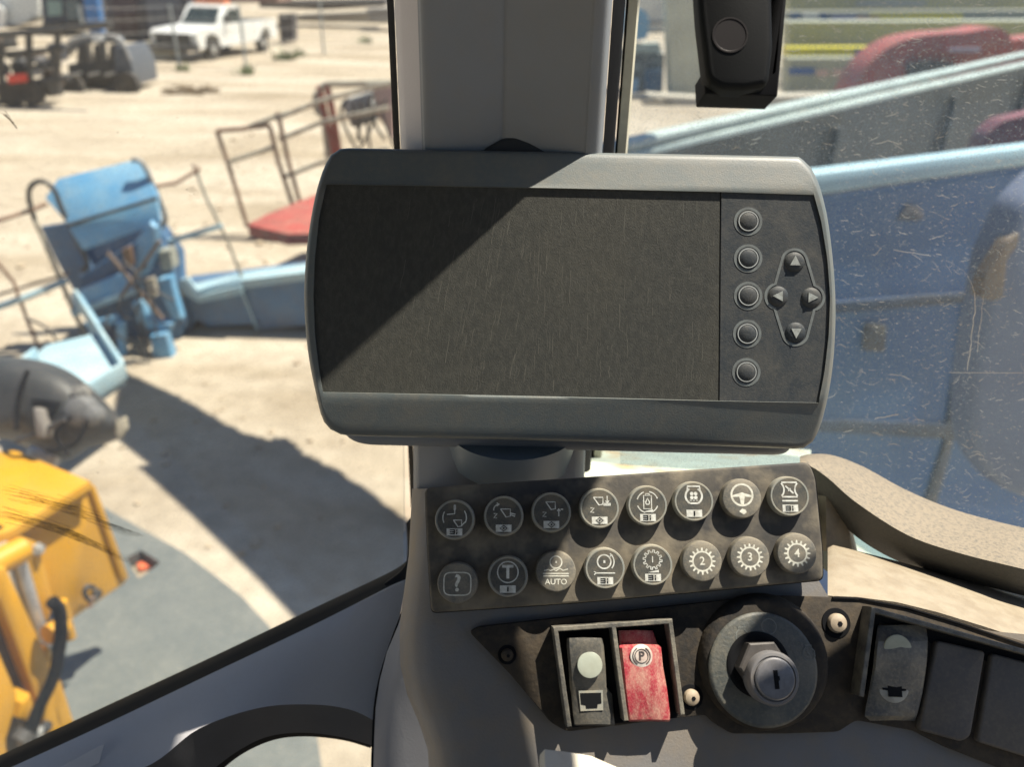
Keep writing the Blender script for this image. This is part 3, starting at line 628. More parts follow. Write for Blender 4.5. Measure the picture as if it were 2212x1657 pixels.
# moulding flank between joint and dashboard
fl = []
for y in (1230, 1290, 1350, 1410, 1470, 1530, 1600, 1700):
    xa = [p for p in a_ if p.y >= y-.01][0].x if y < 1699 else 800
    fl.append([P(xa+5, y, .450), P(xa+30, y, .440), P((xl(y)+xa)/2+14, y, .436), P(xl(y)+25, y, .432), P(xl(y)+60, y, .43)])
obj('flank', grid(B(), fl), M('slate flank', (.24, .245, .26), .55, col2=(.21, .21, .225), scale=5, bump=.12, bscale=700), wt, smooth=70)
# corner of the seal at the foot of the pillar
bm = B(); cs = spline([(878, 1130), (880, 1200), (868, 1232), (830, 1262)], 6); ce = spline([(895, 1130), (895, 1220), (885, 1255), (850, 1282)], 6)
sheet(bm, [[P(p.x, p.y, .492) for p in cs], [P(p.x, p.y, .484) for p in ce]], fw*.02); obj('corner_seal', bm, black, wt)
bm = B(); fill(bm, Fr(P(170, 1620, .468), -fw), [Fr(P(170, 1620, .468), -fw).hit(x, y) for x, y in ((120, 1664), (215, 1612), (226, 1608), (210, 1668))], 0, .0006)
obj('corner_flap', bm, M('slate flap', (.5, .5, .53), .5), wt)

# ---- sill ledge beyond the display and the speckled grab rail
led = thing('window_ledge', 'pale green weathered outer ledge with rust stains behind the keypad', 'window ledge', P(1500, 1000, .53))
bm = B(); sheet(bm, [[P(x, y, .66) for x, y in ((1240, 945), (1400, 950), (1600, 960), (1752, 972))], [P(x, y, .50) for x, y in ((1240, 1040), (1400, 1045), (1600, 1052), (1746, 1060))], [P(x, y, .44) for x, y in ((1240, 1120), (1400, 1120), (1600, 1125), (1742, 1130))]], (0, 0, -.02))
obj('ledge_top', bm, M('pale green rusted paint', (.50, .55, .47), .6, col2=(.45, .30, .14), scale=28, mixlo=.52, mixhi=.68, bump=.2, bscale=300, dust=.3), led)
bm = B(); sheet(bm, [[P(x, y, .60) for x, y in ((1735, 1050), (1900, 1150), (2010, 1230), (2150, 1290), (2300, 1340))], [P(x, y, .50) for x, y in ((1735, 1140), (1850, 1210), (1960, 1270), (2100, 1320), (2300, 1390))]], (0, 0, -.02))
obj('ledge_top', bm, M('teal grey paint', (.30, .38, .34), .5, col2=(.36, .36, .28), scale=20), led)
post = [[P(x, y, d) for x, d in ((1752, .50), (1762, .468), (1785, .459), (1818+(y-1090)*.22, .462), (1828+(y-1090)*.24, .50))] for y in (1050, 1080, 1100, 1130, 1160, 1190)]
obj('corner_post', grid(B(), post), M('tan grey dusted plastic', (.13, .125, .11), .6, col2=(.30, .27, .20), scale=25, bump=.3, bscale=600, dust=.3), dash, smooth=60)
rail = thing('grab_rail', 'curved charcoal rail thick with tan dust sweeping down to the right', 'rail', P(1900, 1120, .42))
ru = spline([(1728, 986), (1752, 981), (1800, 984), (1868, 1010), (1960, 1060), (2070, 1104), (2212, 1141), (2330, 1165)], 6)
rm = spline([(1728, 1000), (1752, 1004), (1790, 1030), (1850, 1082), (1960, 1152), (2075, 1192), (2212, 1226), (2330, 1255)], 6)
rl = spline([(1728, 1060), (1756, 1072), (1784, 1092), (1850, 1160), (1945, 1215), (2065, 1250), (2212, 1288), (2330, 1320)], 6)
dd_ = lambda p: .46 - .05*max(0, min(1, (p.x-1700)/500))
rows_ = [[P(p.x, p.y+6, dd_(p)+.055) for p in ru], [P(p.x, p.y, dd_(p)+.045) for p in ru], [P(a.x*.5+b.x*.5, a.y*.5+b.y*.5-3, dd_(a)+.020) for a, b in zip(ru, rm)],
         [P(p.x, p.y-6, dd_(p)+.002) for p in rm], [P(p.x, p.y+4, dd_(p)-.002) for p in rm], [P((a.x+b.x)/2, (a.y+b.y)/2+4, dd_(a)+.004) for a, b in zip(rm, rl)], [P(p.x, p.y, dd_(p)+.016) for p in rl], [P(p.x, p.y-8, dd_(p)+.03) for p in rl]]
obj('rail_body', grid(B(), rows_), M('charcoal rail under tan dust', (.055, .058, .055), .7, col2=(.04, .042, .042), scale=12, bump=.7, bscale=900, dust=.12, topdust=.85, dustcol=(.21, .175, .125), dscale=900), rail, smooth=60, subs=0)

# ---- black arm with a round plug hanging at the side window
arm = thing('camera_arm', 'black tapered plastic arm with a round plug hanging in the side window', 'bracket', P(1600, 20, .5))
Fa = Fr(P(1600, 100, .50), -fw)
obj('cover', plate(B(), Fa, rc([(1504, -80), (1668, -80), (1672, 100), (1664, 168), (1656, 184), (1610, 192), (1560, 190), (1534, 176), (1526, 160), (1512, 40)], 8), 0, .014, .004), M('black satin plastic', (.004, .005, .006), .6, spec=.12, col2=(.006, .007, .008), scale=10, bump=.15, bscale=800), arm)
obj('back_plate', plate(B(), Fa, rc([(1520, 150), (1672, 156), (1684, -80), (1706, -80), (1680, 207), (1523, 202)], 4), -.02, .004, .001), black, arm)
obj('side_flange', plate(B(), Fa, [(1668, -80), (1686, -80), (1677, 150), (1665, 172)], -.016, -.004), M('grey green flange', (.30, .33, .31), .5), arm)
u, v = Fa.hit(1577, 75, .014)
obj('plug', lathe(B(), Fa, [(.0108, 0), (.0108, .0006), (.0098, .0006), (.0094, .0003)], 40, u, v, .0139), M('dark brown plug', (.010, .008, .009), .5, spec=.2), arm)

# ---- panes
def glass_mat(name, tint, diff, dustf, sc):
    mt = bpy.data.materials.new(name); mt.use_nodes = True; n = mt.node_tree; N = n.nodes; L = n.links; N.clear()
    out = N.new('ShaderNodeOutputMaterial'); tr = N.new('ShaderNodeBsdfTransparent'); tr.inputs[0].default_value = (*tint, 1)
    gl = N.new('ShaderNodeBsdfGlossy'); gl.inputs['Roughness'].default_value = .02
    df = N.new('ShaderNodeBsdfTranslucent'); df.inputs[0].default_value = (*diff, 1)
    fr = N.new('ShaderNodeFresnel'); fr.inputs[0].default_value = 1.45
    m1 = N.new('ShaderNodeMixShader'); m2 = N.new('ShaderNodeMixShader')
    tc = N.new('ShaderNodeTexCoord'); no = N.new('ShaderNodeTexNoise'); L.new(tc.outputs['Object'], no.inputs[0]); no.inputs['Scale'].default_value = sc; no.inputs['Detail'].default_value = 9; no.inputs['Roughness'].default_value = .65
    mr = N.new('ShaderNodeMapRange'); L.new(no.outputs[0], mr.inputs[0]); mr.inputs[1].default_value = .35; mr.inputs[2].default_value = .75; mr.inputs[3].default_value = dustf*.35; mr.inputs[4].default_value = dustf
    n2 = N.new('ShaderNodeTexNoise'); L.new(tc.outputs['Object'], n2.inputs[0]); n2.inputs['Scale'].default_value = 1900; n2.inputs['Detail'].default_value = 2
    m3 = N.new('ShaderNodeMapRange'); L.new(n2.outputs[0], m3.inputs[0]); m3.inputs[1].default_value = .56; m3.inputs[2].default_value = .66; m3.inputs[4].default_value = dustf*3
    ad = N.new('ShaderNodeMath'); ad.operation = 'ADD'; L.new(mr.outputs[0], ad.inputs[0]); L.new(m3.outputs[0], ad.inputs[1]); dust_out = ad.outputs[0]
    ge = N.new('ShaderNodeNewGeometry'); sb = N.new('ShaderNodeMath'); sb.operation = 'SUBTRACT'; sb.inputs[0].default_value = 1; L.new(ge.outputs['Backfacing'], sb.inputs[1])
    mu = N.new('ShaderNodeMath'); mu.operation = 'MULTIPLY'; L.new(fr.outputs[0], mu.inputs[0]); L.new(sb.outputs[0], mu.inputs[1]); L.new(mu.outputs[0], m1.inputs[0]); L.new(tr.outputs[0], m1.inputs[1]); L.new(gl.outputs[0], m1.inputs[2])
    L.new(dust_out, m2.inputs[0]); L.new(m1.outputs[0], m2.inputs[1]); L.new(df.outputs[0], m2.inputs[2]); L.new(m2.outputs[0], out.inputs[0]); return mt
gw = glass_mat('clear windscreen glass', (.97, .985, .975), (.6, .6, .58), .05, 12)
gs = glass_mat('dusty side glass', (.93, .96, .97), (.46, .56, .64), .115, 14)
def pane(name, corners, th, mt, label, cat):
    pts = [P(*c) for c in corners]; n = (pts[1]-pts[0]).cross(pts[2]-pts[0]).normalized()
    pts = [EYE + ray(c[0], c[1])*((pts[0]-EYE).dot(n)/ray(c[0], c[1]).dot(n)) for c in corners]
    bm = prism(B(), pts, n*th); o = obj(name, bm, mt, None, smooth=0); return tag(o, label, cat)
wg = pane('windscreen', [(-500, -500, .62), (860, -500, .56), (872, 1240, .52), (800, 1700, .51), (-500, 2000, .53)], .005, gw, 'clear windscreen pane left of the pillar with streaks across it', 'windscreen')
sg = pane('side_window', [(1340, -400, .556), (1340, 1040, .556), (1900, 1230, .53), (2500, 1500, .47), (2500, -400, .50)], .005, gs, 'scratched dusty side window pane right of the pillar', 'side window')
# scratches: short thin curved marks on the inner face
sc_m = M('bright scratch', (.50, .50, .46), .8, col2=(.36, .30, .23), scale=30)
def sgpt(px, py):
    a = P(1340, -400, .553); b = P(2500, -400, .497); c = P(1340, 1040, .553); n = (b-a).cross(c-a).normalized(); r = ray(px, py)
    return EYE + r*((a-EYE).dot(n)/r.dot(n)), n
rs = random.Random(5)
bm = B()
for i in range(5600):
    x = 1345 + rs.random()**.8*900; y = rs.uniform(-20, 1150)
    if x < 1700 and y < 230 and rs.random() < .75: continue
    if x < 1800 and 330 < y < 990: continue
    big = rs.random() < .09
    Lg = rs.uniform(10, 42) if big else rs.uniform(2, 11); a = rs.gauss(.15 if x > 1760 else -.35, .5) if rs.random() < .8 else rs.uniform(0, 3.1)
    wd = rs.uniform(.6, 1.2) if big else rs.uniform(.4, .9)
    n_ = 5; cx, cy = x, y; lft = []; k0 = rs.gauss(0, .25)
    pts = []
    for j in range(n_):
        pts.append((cx, cy)); cx += math.cos(a)*Lg/n_; cy += math.sin(a)*Lg/n_; a += k0*.6 + rs.gauss(0, .35)
    A = []; Bq = []
    for j, (px, py) in enumerate(pts):
        ww = wd*(.3 if j in (0, n_-1) else 1)*.5; A.append(bm.verts.new(sgpt(px, py-ww)[0])); Bq.append(bm.verts.new(sgpt(px, py+ww)[0]))
    for j in range(n_-1): bm.faces.new((A[j], A[j+1], Bq[j+1], Bq[j]))
def longscr(pts, wd=1.3, jit=2.5):
    q_ = [Vector(p) for p in spline(pts, 8)]; A = []; Bq = []
    for j, p in enumerate(q_):
        x = p.x + rs.gauss(0, jit*.4); y = p.y + rs.gauss(0, jit*.2); ww = wd*.5; A.append(bm.verts.new(sgpt(x-ww, y-ww)[0])); Bq.append(bm.verts.new(sgpt(x+ww, y+ww)[0]))
    for j in range(len(A)-1): bm.faces.new((A[j], A[j+1], Bq[j+1], Bq[j]))
longscr([(2040, 560), (2085, 590), (2105, 640), (2100, 720), (2090, 800)]); longscr([(2125, 640), (2110, 760)], .8); longscr([(2050, 805), (2212, 806)], .9, .5); longscr([(1930, 540), (2010, 552)]); longscr([(2010, 455), (2060, 480)]); longscr([(1890, 905), (1940, 895)])
obj('scratches', bm, sc_m, sg, smooth=0, kind='stuff')
# dry wisps stuck to the windscreen
def wpt(px, py):
    a = P(-500, -500, .617); b = P(860, -500, .557); c = P(872, 1240, .517); n = (b-a).cross(c-a).normalized(); r = ray(px, py)
    return EYE + r*((a-EYE).dot(n)/r.dot(n))
bm = B()
def wisp(p0, p1, sag, wd, cnt, spr):
    for i in range(cnt):
        t0 = rs.uniform(0, .6); t1 = min(1, t0 + rs.uniform(.15, .5)); pts = []
        o = rs.gauss(0, spr)
        for k in range(6):
            t = t0 + (t1-t0)*k/5; pts.append(wpt(p0[0]+(p1[0]-p0[0])*t + rs.gauss(0, .6), p0[1]+(p1[1]-p0[1])*t + sag*math.sin(math.pi*t) + o*(1-.4*t) + rs.gauss(0, .6)))
        tube(bm, pts, wd*rs.uniform(.5, 1), 3)
wisp((-20, 1105), (275, 1212), -14, .00012, 60, 7); wisp((0, 1060), (250, 1130), -6, .00010, 40, 10); wisp((120, 1090), (310, 1160), 0, .0001, 30, 9)
wisp((0, 240), (42, 284), -4, .0004, 8, 3)
for i in range(70):
    x, y = rs.uniform(0, 840), rs.uniform(0, 1200); p = wpt(x, y); s_ = rs.uniform(.0002, .0005); box(bm, p, s_*rs.uniform(.6, 2), s_*.3, s_)
obj('streaks', bm, M('dry brown smear', (.10, .075, .05), .9), wg, smooth=0, kind='stuff')
# ================================================================== OUTSIDE
# ---- ground: one big sheet, bare pale dirt
def ground_mat():
    mt = bpy.data.materials.new('bare pale dirt'); mt.use_nodes = True; n = mt.node_tree; N = n.nodes; L = n.links; b = N['Principled BSDF']
    b.inputs['Roughness'].default_value = .95; b.inputs['Specular IOR Level'].default_value = .1
    tc = N.new('ShaderNodeTexCoord')
    def no(sc, d=8, st=(1, 1, 1)):
        mp = N.new('ShaderNodeMapping'); mp.inputs['Scale'].default_value = st; L.new(tc.outputs['Object'], mp.inputs[0])
        t = N.new('ShaderNodeTexNoise'); t.inputs['Scale'].default_value = sc; t.inputs['Detail'].default_value = d; t.inputs['Roughness'].default_value = .65; L.new(mp.outputs[0], t.inputs[0]); return t.outputs[0]
    def cr(s, stops):
        r = N.new('ShaderNodeValToRGB'); L.new(s, r.inputs[0]); e = r.color_ramp.elements
        while len(e) < len(stops): e.new(.5)
        for k, (p, c) in enumerate(stops): e[k].position = p; e[k].color = (*c, 1)
        return r.outputs[0]
    a = cr(no(.35, 9), [(.3, (.36, .315, .255)), (.5, (.43, .38, .31)), (.7, (.49, .44, .365))])
    c = cr(no(5, 8), [(.35, (.62, .60, .58)), (.6, (1, 1, 1))])
    d = cr(no(.5, 5, (.25, 1, 1)), [(.38, (.70, .66, .60)), (.6, (1.0, 1.0, 1.0))])
    x = N.new('ShaderNodeMix'); x.data_type = 'RGBA'; x.blend_type = 'MULTIPLY'; x.inputs[0].default_value = .55; L.new(a, x.inputs[6]); L.new(c, x.inputs[7])
    y = N.new('ShaderNodeMix'); y.data_type = 'RGBA'; y.blend_type = 'MULTIPLY'; y.inputs[0].default_value = .95; L.new(x.outputs[2], y.inputs[6]); L.new(d, y.inputs[7])
    L.new(y.outputs[2], b.inputs['Base Color'])
    bp = N.new('ShaderNodeBump'); bp.inputs['Strength'].default_value = .5; bp.inputs['Distance'].default_value = .03; L.new(no(9, 9), bp.inputs['Height']); L.new(bp.outputs[0], b.inputs['Normal'])
    return mt
bm = B(); s = 900
gv = [bm.verts.new(p) for p in ((-s, -s, 0), (s, -s, 0), (s, s, 0), (-s, s, 0))]; bm.faces.new(gv)
g = obj('ground', bm, ground_mat(), None, smooth=0, kind='structure')
# clods and stones
bm = B()
for i in range(900):
    x = rnd.uniform(-7, 3); y = rnd.uniform(3.6, 18); r = rnd.uniform(.008, .035)*(1 if rnd.random() < .92 else 2)
    q_ = bmesh.ops.create_icosphere(bm, subdivisions=1, radius=r, matrix=Matrix.Translation((x, y, r*.25)) @ Matrix.Diagonal((1, rnd.uniform(.6, 1.3), .6, 1)))
obj('stones', bm, M('pale stone', (.38, .31, .22), .9, col2=(.28, .22, .16), scale=10), None, kind='stuff')

# paints
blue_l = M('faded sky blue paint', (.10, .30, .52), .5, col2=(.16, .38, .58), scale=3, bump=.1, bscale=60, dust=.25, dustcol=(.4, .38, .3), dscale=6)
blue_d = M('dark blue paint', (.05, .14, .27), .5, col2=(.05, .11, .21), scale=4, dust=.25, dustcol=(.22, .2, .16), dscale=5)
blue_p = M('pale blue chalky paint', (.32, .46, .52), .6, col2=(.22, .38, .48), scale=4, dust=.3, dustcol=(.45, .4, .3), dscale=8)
galv = M('pale weathered tube', (.40, .38, .31), .5, col2=(.26, .22, .17), scale=9)
rust = M('rusty brown tube', (.20, .12, .085), .7, col2=(.30, .20, .14), scale=9)
red_p = M('faded red paint', (.34, .05, .042), .55, col2=(.25, .065, .05), scale=5, dust=.3, dustcol=(.45, .3, .22), dscale=7)
yel = M('machine yellow paint', (.56, .28, .010), .4, col2=(.50, .25, .010), scale=5, bump=.05, bscale=60, coat=.2, dust=.12, dustcol=(.45, .33, .16), dscale=12)
dark = M('dark steel', (.035, .037, .042), .55, col2=(.06, .055, .05), scale=8)
tyre = M('tyre rubber', (.03, .03, .032), .9, col2=(.07, .06, .05), scale=6)
white_p = M('white vehicle paint', (.72, .73, .72), .35, col2=(.66, .65, .62), scale=2, coat=.3)
glass_d = M('dark vehicle glass', (.03, .045, .05), .12)
chrome = M('pale rim metal', (.45, .45, .44), .4, metal=.4)

# ---- this machine: loader lift frame, head lamp, fender
ldr = thing('loader_frame', 'yellow loader front frame with boxed head, slanted arms, bolts and a black corrugated hose', 'loader frame', P(60, 1300, 2.3))
nrm_side = (P(150, 1150, 2.2) - P(100, 1100, 2.5))
def vpoly(name, poly, d, th, mt, bev=.004, par=None, dir_=None, **k):
    pts = [P(*( (x, y, d) if isinstance(d, (int, float)) else (x, y, d(x, y)))) for x, y in poly]
    return obj(name, prism(B(), [p + (dir_ or fw)*th for p in pts], -(dir_ or fw)*th, bev, 2), mt, par or ldr, **k)
# head box: level top, side plate facing the cab
zt = G(195, 1038, 1.75).z
top = [G(x, y, 1.75) for x, y in ((-120, 1010), (-10, 975), (33, 971), (195, 1038), (25, 1145), (-120, 1190))]
obj('head_top', prism(B(), [p - Vector((0, 0, .03)) for p in top], Vector((0, 0, .03)), .008, 2), yel, ldr)
a, b_ = G(195, 1038, 1.72), G(25, 1145, 1.72)
din = Vector((b_.y-a.y, a.x-b_.x, 0)).normalized()
if din.y < 0: din = -din
Fs = Fr((a+b_)/2, -din)
def fs(poly, w0, w1, name, mt, bev=.004, par=None): return obj(name, plate(B(), Fs, poly, w0, w1, bev, 2), mt, par or ldr)
fs(rc([(190, 1046), (205, 1056), (218, 1090), (276, 1249), (268, 1262), (150, 1342), (120, 1320), (20, 1150)], 5), -.03, 0, 'side_plate', yel)
yel_r = M('rolled yellow edge', (.52, .23, .008), .5)
fs([(192, 1040), (207, 1052), (278, 1247), (270, 1256), (262, 1248), (198, 1062)], -.02, .012, 'plate_flange', yel, .003)
fs(rc([(30, 1150), (62, 1165), (82, 1172), (102, 1240), (118, 1300), (105, 1345), (86, 1352), (60, 1270)], 10), 0, .04, 'pivot_lug', yel, .006)
fs([(-60, 1215), (8, 1195), (16, 1240), (-60, 1290)], .0, .05, 'cross_tube_end', yel, .01)
obj('seam', tube(B(), [Fs.H(24, 1146, .004), Fs.H(190, 1046, .004)], .010, 6), MT['shaded arm brown'] if 'shaded arm brown' in MT else dark, ldr)
obj('cross_tube', tube(B(), [Fs.H(-30, 1228, .05), Fs.H(50, 1186, .05)], .038, 20), yel, ldr)
fs([(-40, 1235), (14, 1226), (95, 1400), (162, 1562), (172, 1640), (132, 1680), (103, 1578), (0, 1298), (-40, 1290)], .05, .10, 'arm', yel, .008)
brown_sh = M('shaded arm brown', (.075, .045, .02), .7, col2=(.05, .035, .02), scale=9)  # brown stands for the shaded side between the yellow arms
fs([(-60, 1290), (6, 1295), (60, 1430), (110, 1560), (125, 1700), (-60, 1700)], .0, .055, 'arm_web', brown_sh, .004)
fs([(-80, 1425), (0, 1412), (38, 1500), (32, 1540), (14, 1600), (26, 1720), (-80, 1720)], .06, .14, 'arm', yel, .008)
fs([(98, 1395), (108, 1398), (132, 1470), (164, 1572), (150, 1640), (120, 1560)], .04, .10, 'link_plate', yel, .006)
fs([(48, 1520), (66, 1500), (80, 1540), (62, 1560), (40, 1552)], .06, .13, 'gusset', yel, .006)
chr_m = M('cylinder rod', (.42, .43, .46), .35, metal=.5)
obj('cylinder_rod', tube(B(), [Fs.H(34, 1205, .03), Fs.H(92, 1400, .03)], .026, 16), chr_m, ldr)
obj('cylinder_shade', tube(B(), [Fs.H(50, 1195, .02), Fs.H(112, 1400, .02)], .018, 12), dark, ldr)
obj('pivot_lever', tube(B(), [Fs.H(102, 1372, .10), Fs.H(140, 1352, .10)], .030, 14), yel, ldr)
obj('pivot_lever', tube(B(), [Fs.H(132, 1300, .08), Fs.H(152, 1378, .08)], .017, 12), yel, ldr)
hp = spline([(112, 1300), (128, 1318), (132, 1360), (128, 1400), (120, 1450), (104, 1490), (84, 1530), (70, 1570), (60, 1600)], 10)
pts = [Fs.H(p.x, p.y, .16) for p in hp]
bm = B(); fine = []
for i in range(len(pts)-1):
    for k in range(3): fine.append(pts[i].lerp(pts[i+1], k/3))
tube(bm, fine, [.019 if i % 2 else .0155 for i in range(len(fine))], 10)
obj('corrugated_hose', bm, black, ldr)
obj('hose_guide', tube(B(), [Fs.H(60, 1580, .16), Fs.H(44, 1602, .16)], .03, 10), dark, ldr)
for x, y, w_ in ((80, 1186, .04), (128, 1308, .02), (206, 1283, 0), (138, 1352, .1), (78, 1580, .15), (96, 1570, .14), (100, 1600, .14)):
    u, v = Fs.hit(x, y, w_)
    obj('bolt', lathe(B(), Fs, [(.020, 0), (.020, .012), (.012, .012), (.011, .02)], 6, u, v, w_), dark if x > 90 else chrome, ldr, smooth=20)
hk = spline([(203, 1270), (188, 1268), (183, 1282), (192, 1296), (208, 1292)], 5)
obj('hook', tube(B(), [Fs.H(p.x, p.y, .03) for p in hk], .008, 8), dark, ldr)
obj('hook', tube(B(), [Fs.H(198, 1290, .03), Fs.H(194, 1312, .03)], .008, 8), rust, ldr)
fs(rc([(-6, 1136), (8, 1136), (10, 1146), (-6, 1146)], 3), .0, .012, 'slot_mark', black, .002)

lamp = thing('work_lamp', 'black rounded work lamp housing seen from behind with bracket and bolts', 'work lamp', P(120, 960, 2.75))
Fl = Fr(P(110, 870, 2.75), -fw)
sil = spline([(-70, 800), (-20, 772), (40, 772), (110, 785), (170, 815), (222, 862), (256, 900), (268, 925), (252, 950), (214, 963), (190, 968), (160, 986), (122, 998), (70, 975), (20, 950), (-70, 930)], 4, True)
c0 = Vector(Fl.hit(90, 875)); bm = B(); rings = []
for t, w_ in ((.97, -.22), (1.0, -.12), (.98, -.05), (.90, .02), (.74, .075), (.5, .10), (.2, .11)):
    rings.append([bm.verts.new(Fl.H(90 + (p.x-90)*t, 875 + (p.y-875)*t, w_)) for p in sil])
n_ = len(sil)
for A, C in zip(rings, rings[1:]):
    for k in range(n_): bm.faces.new((A[k], A[(k+1) % n_], C[(k+1) % n_], C[k]))
bm.faces.new(rings[-1]); bm.faces.new(rings[0])
obj('shell', bm, M('dull black lamp shell', (.022, .025, .027), .55, col2=(.032, .032, .033), scale=9, dust=.1, dustcol=(.25, .23, .2), dscale=12), lamp, smooth=60)
def fl_(poly, w0, w1, name, mt, bev=.004): return obj(name, plate(B(), Fl, poly, w0, w1, bev, 2), mt, lamp)
fl_(rc([(66, 860), (128, 868), (122, 888), (96, 915), (80, 905)], 3), .095, .118, 'recess', black)
fl_(rc([(70, 880), (88, 884), (98, 930), (94, 948), (78, 945)], 4), .10, .15, 'bracket', M('grey brown bracket', (.22, .20, .18), .6))
obj('bracket_arm', tube(B(), [Fl.H(35, 952, .12), Fl.H(90, 935, .13), Fl.H(140, 905, .14)], .009, 8), dark, lamp)
fl_([(250, 908), (266, 900), (269, 926), (256, 948), (248, 938)], .0, .03, 'rim_tab', M('tan rim tab', (.40, .36, .28), .6))
for p_ in ([(172, 888), (150, 905), (120, 940), (150, 985)], [(196, 898), (180, 930), (160, 960), (100, 975)], [(60, 800), (40, 860), (35, 930)]): obj('lamp_wire', tube(B(), spline([Fl.H(x, y, .12) for x, y in p_], 5), .008, 6), black, lamp)
for x, y, r in ((172, 888, .052), (196, 898, .036)):
    u, v = Fl.hit(x, y, .10); obj('knob', lathe(B(), Fl, [(r, 0), (r, .03), (r*.8, .05), (r*.3, .06)], 20, u, v, .07), M('grey plastic knob', (.14, .14, .14), .5), lamp)
u, v = Fl.hit(172, 846, .09); obj('clamp_bolt', lathe(B(), Fl, [(.026, 0), (.026, .02), (.014, .02), (.013, .03)], 6, u, v, .08), M('worn clamp', (.26, .25, .23), .5), lamp, smooth=20)
fl_(rc([(156, 845), (190, 838), (188, 860), (158, 866)], 4), .07, .095, 'clamp', MT['worn clamp'])
u, v = Fl.hit(95, 985, 0); obj('lens_rim', lathe(B(), Fl, [(.05, 0), (.05, .04), (.03, .05)], 20, u, v, -.02), chrome, lamp)

fen = thing('fender', 'smooth grey teal fender cover with a small rectangular opening holding an orange reflector', 'fender', G(350, 1400, 1.0))
ZF = 1.0
fpoly = [(120, 1040), (214, 1090), (312, 1146), (401, 1196), (470, 1248), (524, 1291), (580, 1352), (640, 1440), (680, 1560), (705, 1720), (300, 1950), (100, 1800), (60, 1400)]
fpts = [G(x, y, ZF) for x, y in fpoly]
hole = [G(x, y, ZF) for x, y in ((272, 1206), (304, 1189), (346, 1216), (300, 1250))]
bm = B()
vo = [bm.verts.new(p) for p in fpts]; vh = [bm.verts.new(p) for p in hole]
es = [bm.edges.new((vo[i], vo[(i+1) % len(vo)])) for i in range(len(vo))] + [bm.edges.new((vh[i], vh[(i+1) % 4])) for i in range(4)]
bmesh.ops.triangle_fill(bm, use_beauty=True, use_dissolve=False, edges=es)
ex = bmesh.ops.extrude_face_region(bm, geom=list(bm.faces)); bmesh.ops.translate(bm, vec=(0, 0, -.05), verts=[v for v in ex['geom'] if isinstance(v, bmesh.types.BMVert)])
teal = M('grey teal fender paint', (.115, .125, .122), .5, col2=(.085, .097, .096), scale=2.5, mixlo=.3, mixhi=.7, dust=.22, dustcol=(.30, .29, .25), dscale=4)
obj('cover', bm, teal, fen, smooth=20)
obj('opening_floor', prism(B(), [p - Vector((0, 0, .08)) for p in [G(x, y, ZF) for x, y in ((262, 1200), (304, 1180), (356, 1216), (304, 1262))]], Vector((0, 0, .02))), M('tan dusty floor', (.30, .24, .17), .9), fen)
rp = G(315, 1222, ZF-.05); obj('reflector', box(B(), rp, .06, .05, .02, .6, .004), M('orange reflector', (.65, .14, .06), .4), fen)
sk = [Vector((p.x, p.y, ZF-.05)) for p in fpts[:10]]
bm = B(); sheet(bm, [sk, [p - Vector((0, 0, .35)) for p in sk]], (-.02, -.02, 0)); obj('skirt', bm, teal, fen)

# ---- blue lift basket and its long base
YB = 7.0
bl = thing('blue_lift', 'sky blue aerial lift basket with folded cover sheet and long blue base beam', 'lift', at(330, 800, YB))
def T(name, pts, r, mt, par, Y=None, sp=0, n=8):
    q_ = [at(p[0], p[1], p[2] if len(p) > 2 else Y) for p in pts]
    if sp: q_ = spline(q_, sp)
    return obj(name, tube(B(), q_, r, n), mt, par)
def PL(name, poly, Y, th, mt, par, bev=.008, tilt=0, label=None):
    y0 = poly[0][1]
    pts = [at(x, y, Y + tilt*(y-y0)) for x, y in poly]
    n = (pts[1]-pts[0]).cross(pts[2]-pts[0]).normalized()
    if n.y < 0: n = -n
    return obj(name, prism(B(), [p + n*th for p in pts], -n*th, bev, 2), mt, par, label=label)
PL('upper_panel', [(97, 427), (125, 385), (300, 342), (318, 362), (340, 425), (150, 488)], YB, .05, blue_l, bl, tilt=-.0025)
PL('lower_panel', [(148, 492), (338, 430), (345, 478), (325, 488), (178, 540)], YB-.14, .05, blue_l, bl, tilt=-.001)
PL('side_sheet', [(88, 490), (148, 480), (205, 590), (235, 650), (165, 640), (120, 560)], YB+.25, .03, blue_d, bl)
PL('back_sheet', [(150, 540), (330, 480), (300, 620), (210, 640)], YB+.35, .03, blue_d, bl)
for pts in ([(75, 475), (62, 425), (70, 398), (95, 392), (118, 412), (135, 455), (172, 530), (188, 565), (184, 585), (176, 578)], [(75, 475), (100, 530), (150, 650), (205, 770), (225, 800)]):
    T('loop_guard', pts, .022, dark if len(pts) > 5 else galv, bl, YB-.1, 5)
T('loop_guard', [(285, 345), (305, 350), (325, 385), (352, 450), (357, 475), (345, 492), (330, 490), (308, 450)], .022, M('grey loop tube', (.22, .24, .25), .5), bl, YB+.1, 5)
T('top_rail', [(-80, 500, 6.6), (70, 453, 6.9), (100, 440, 7.0)], .020, rust, bl)
T('top_rail', [(335, 402, 7.1), (380, 395, 7.2), (430, 365, 7.3), (418, 358, 7.5)], .018, rust, bl)
T('cross_bar', [(148, 486, 6.85), (338, 428, 6.85)], .016, dark, bl)
T('corner_post', [(420, 360, 7.3), (445, 425, 7.3), (492, 520, 7.3), (525, 605, 7.3), (533, 640, 7.3)], .017, galv, bl)
T('mid_rail', [(355, 525, 7.2), (480, 487, 7.3)], .026, blue_p, bl)
T('mid_rail', [(-80, 690, 6.5), (60, 640, 6.7), (145, 605, 6.9)], .030, blue_p, bl)
T('mid_rail', [(-80, 660, 6.6), (150, 590, 7.0)], .014, rust, bl)
T('post', [(-60, 500, 6.6), (30, 610, 6.65), (62, 700, 6.7), (100, 790, 6.75)], .017, rust, bl)
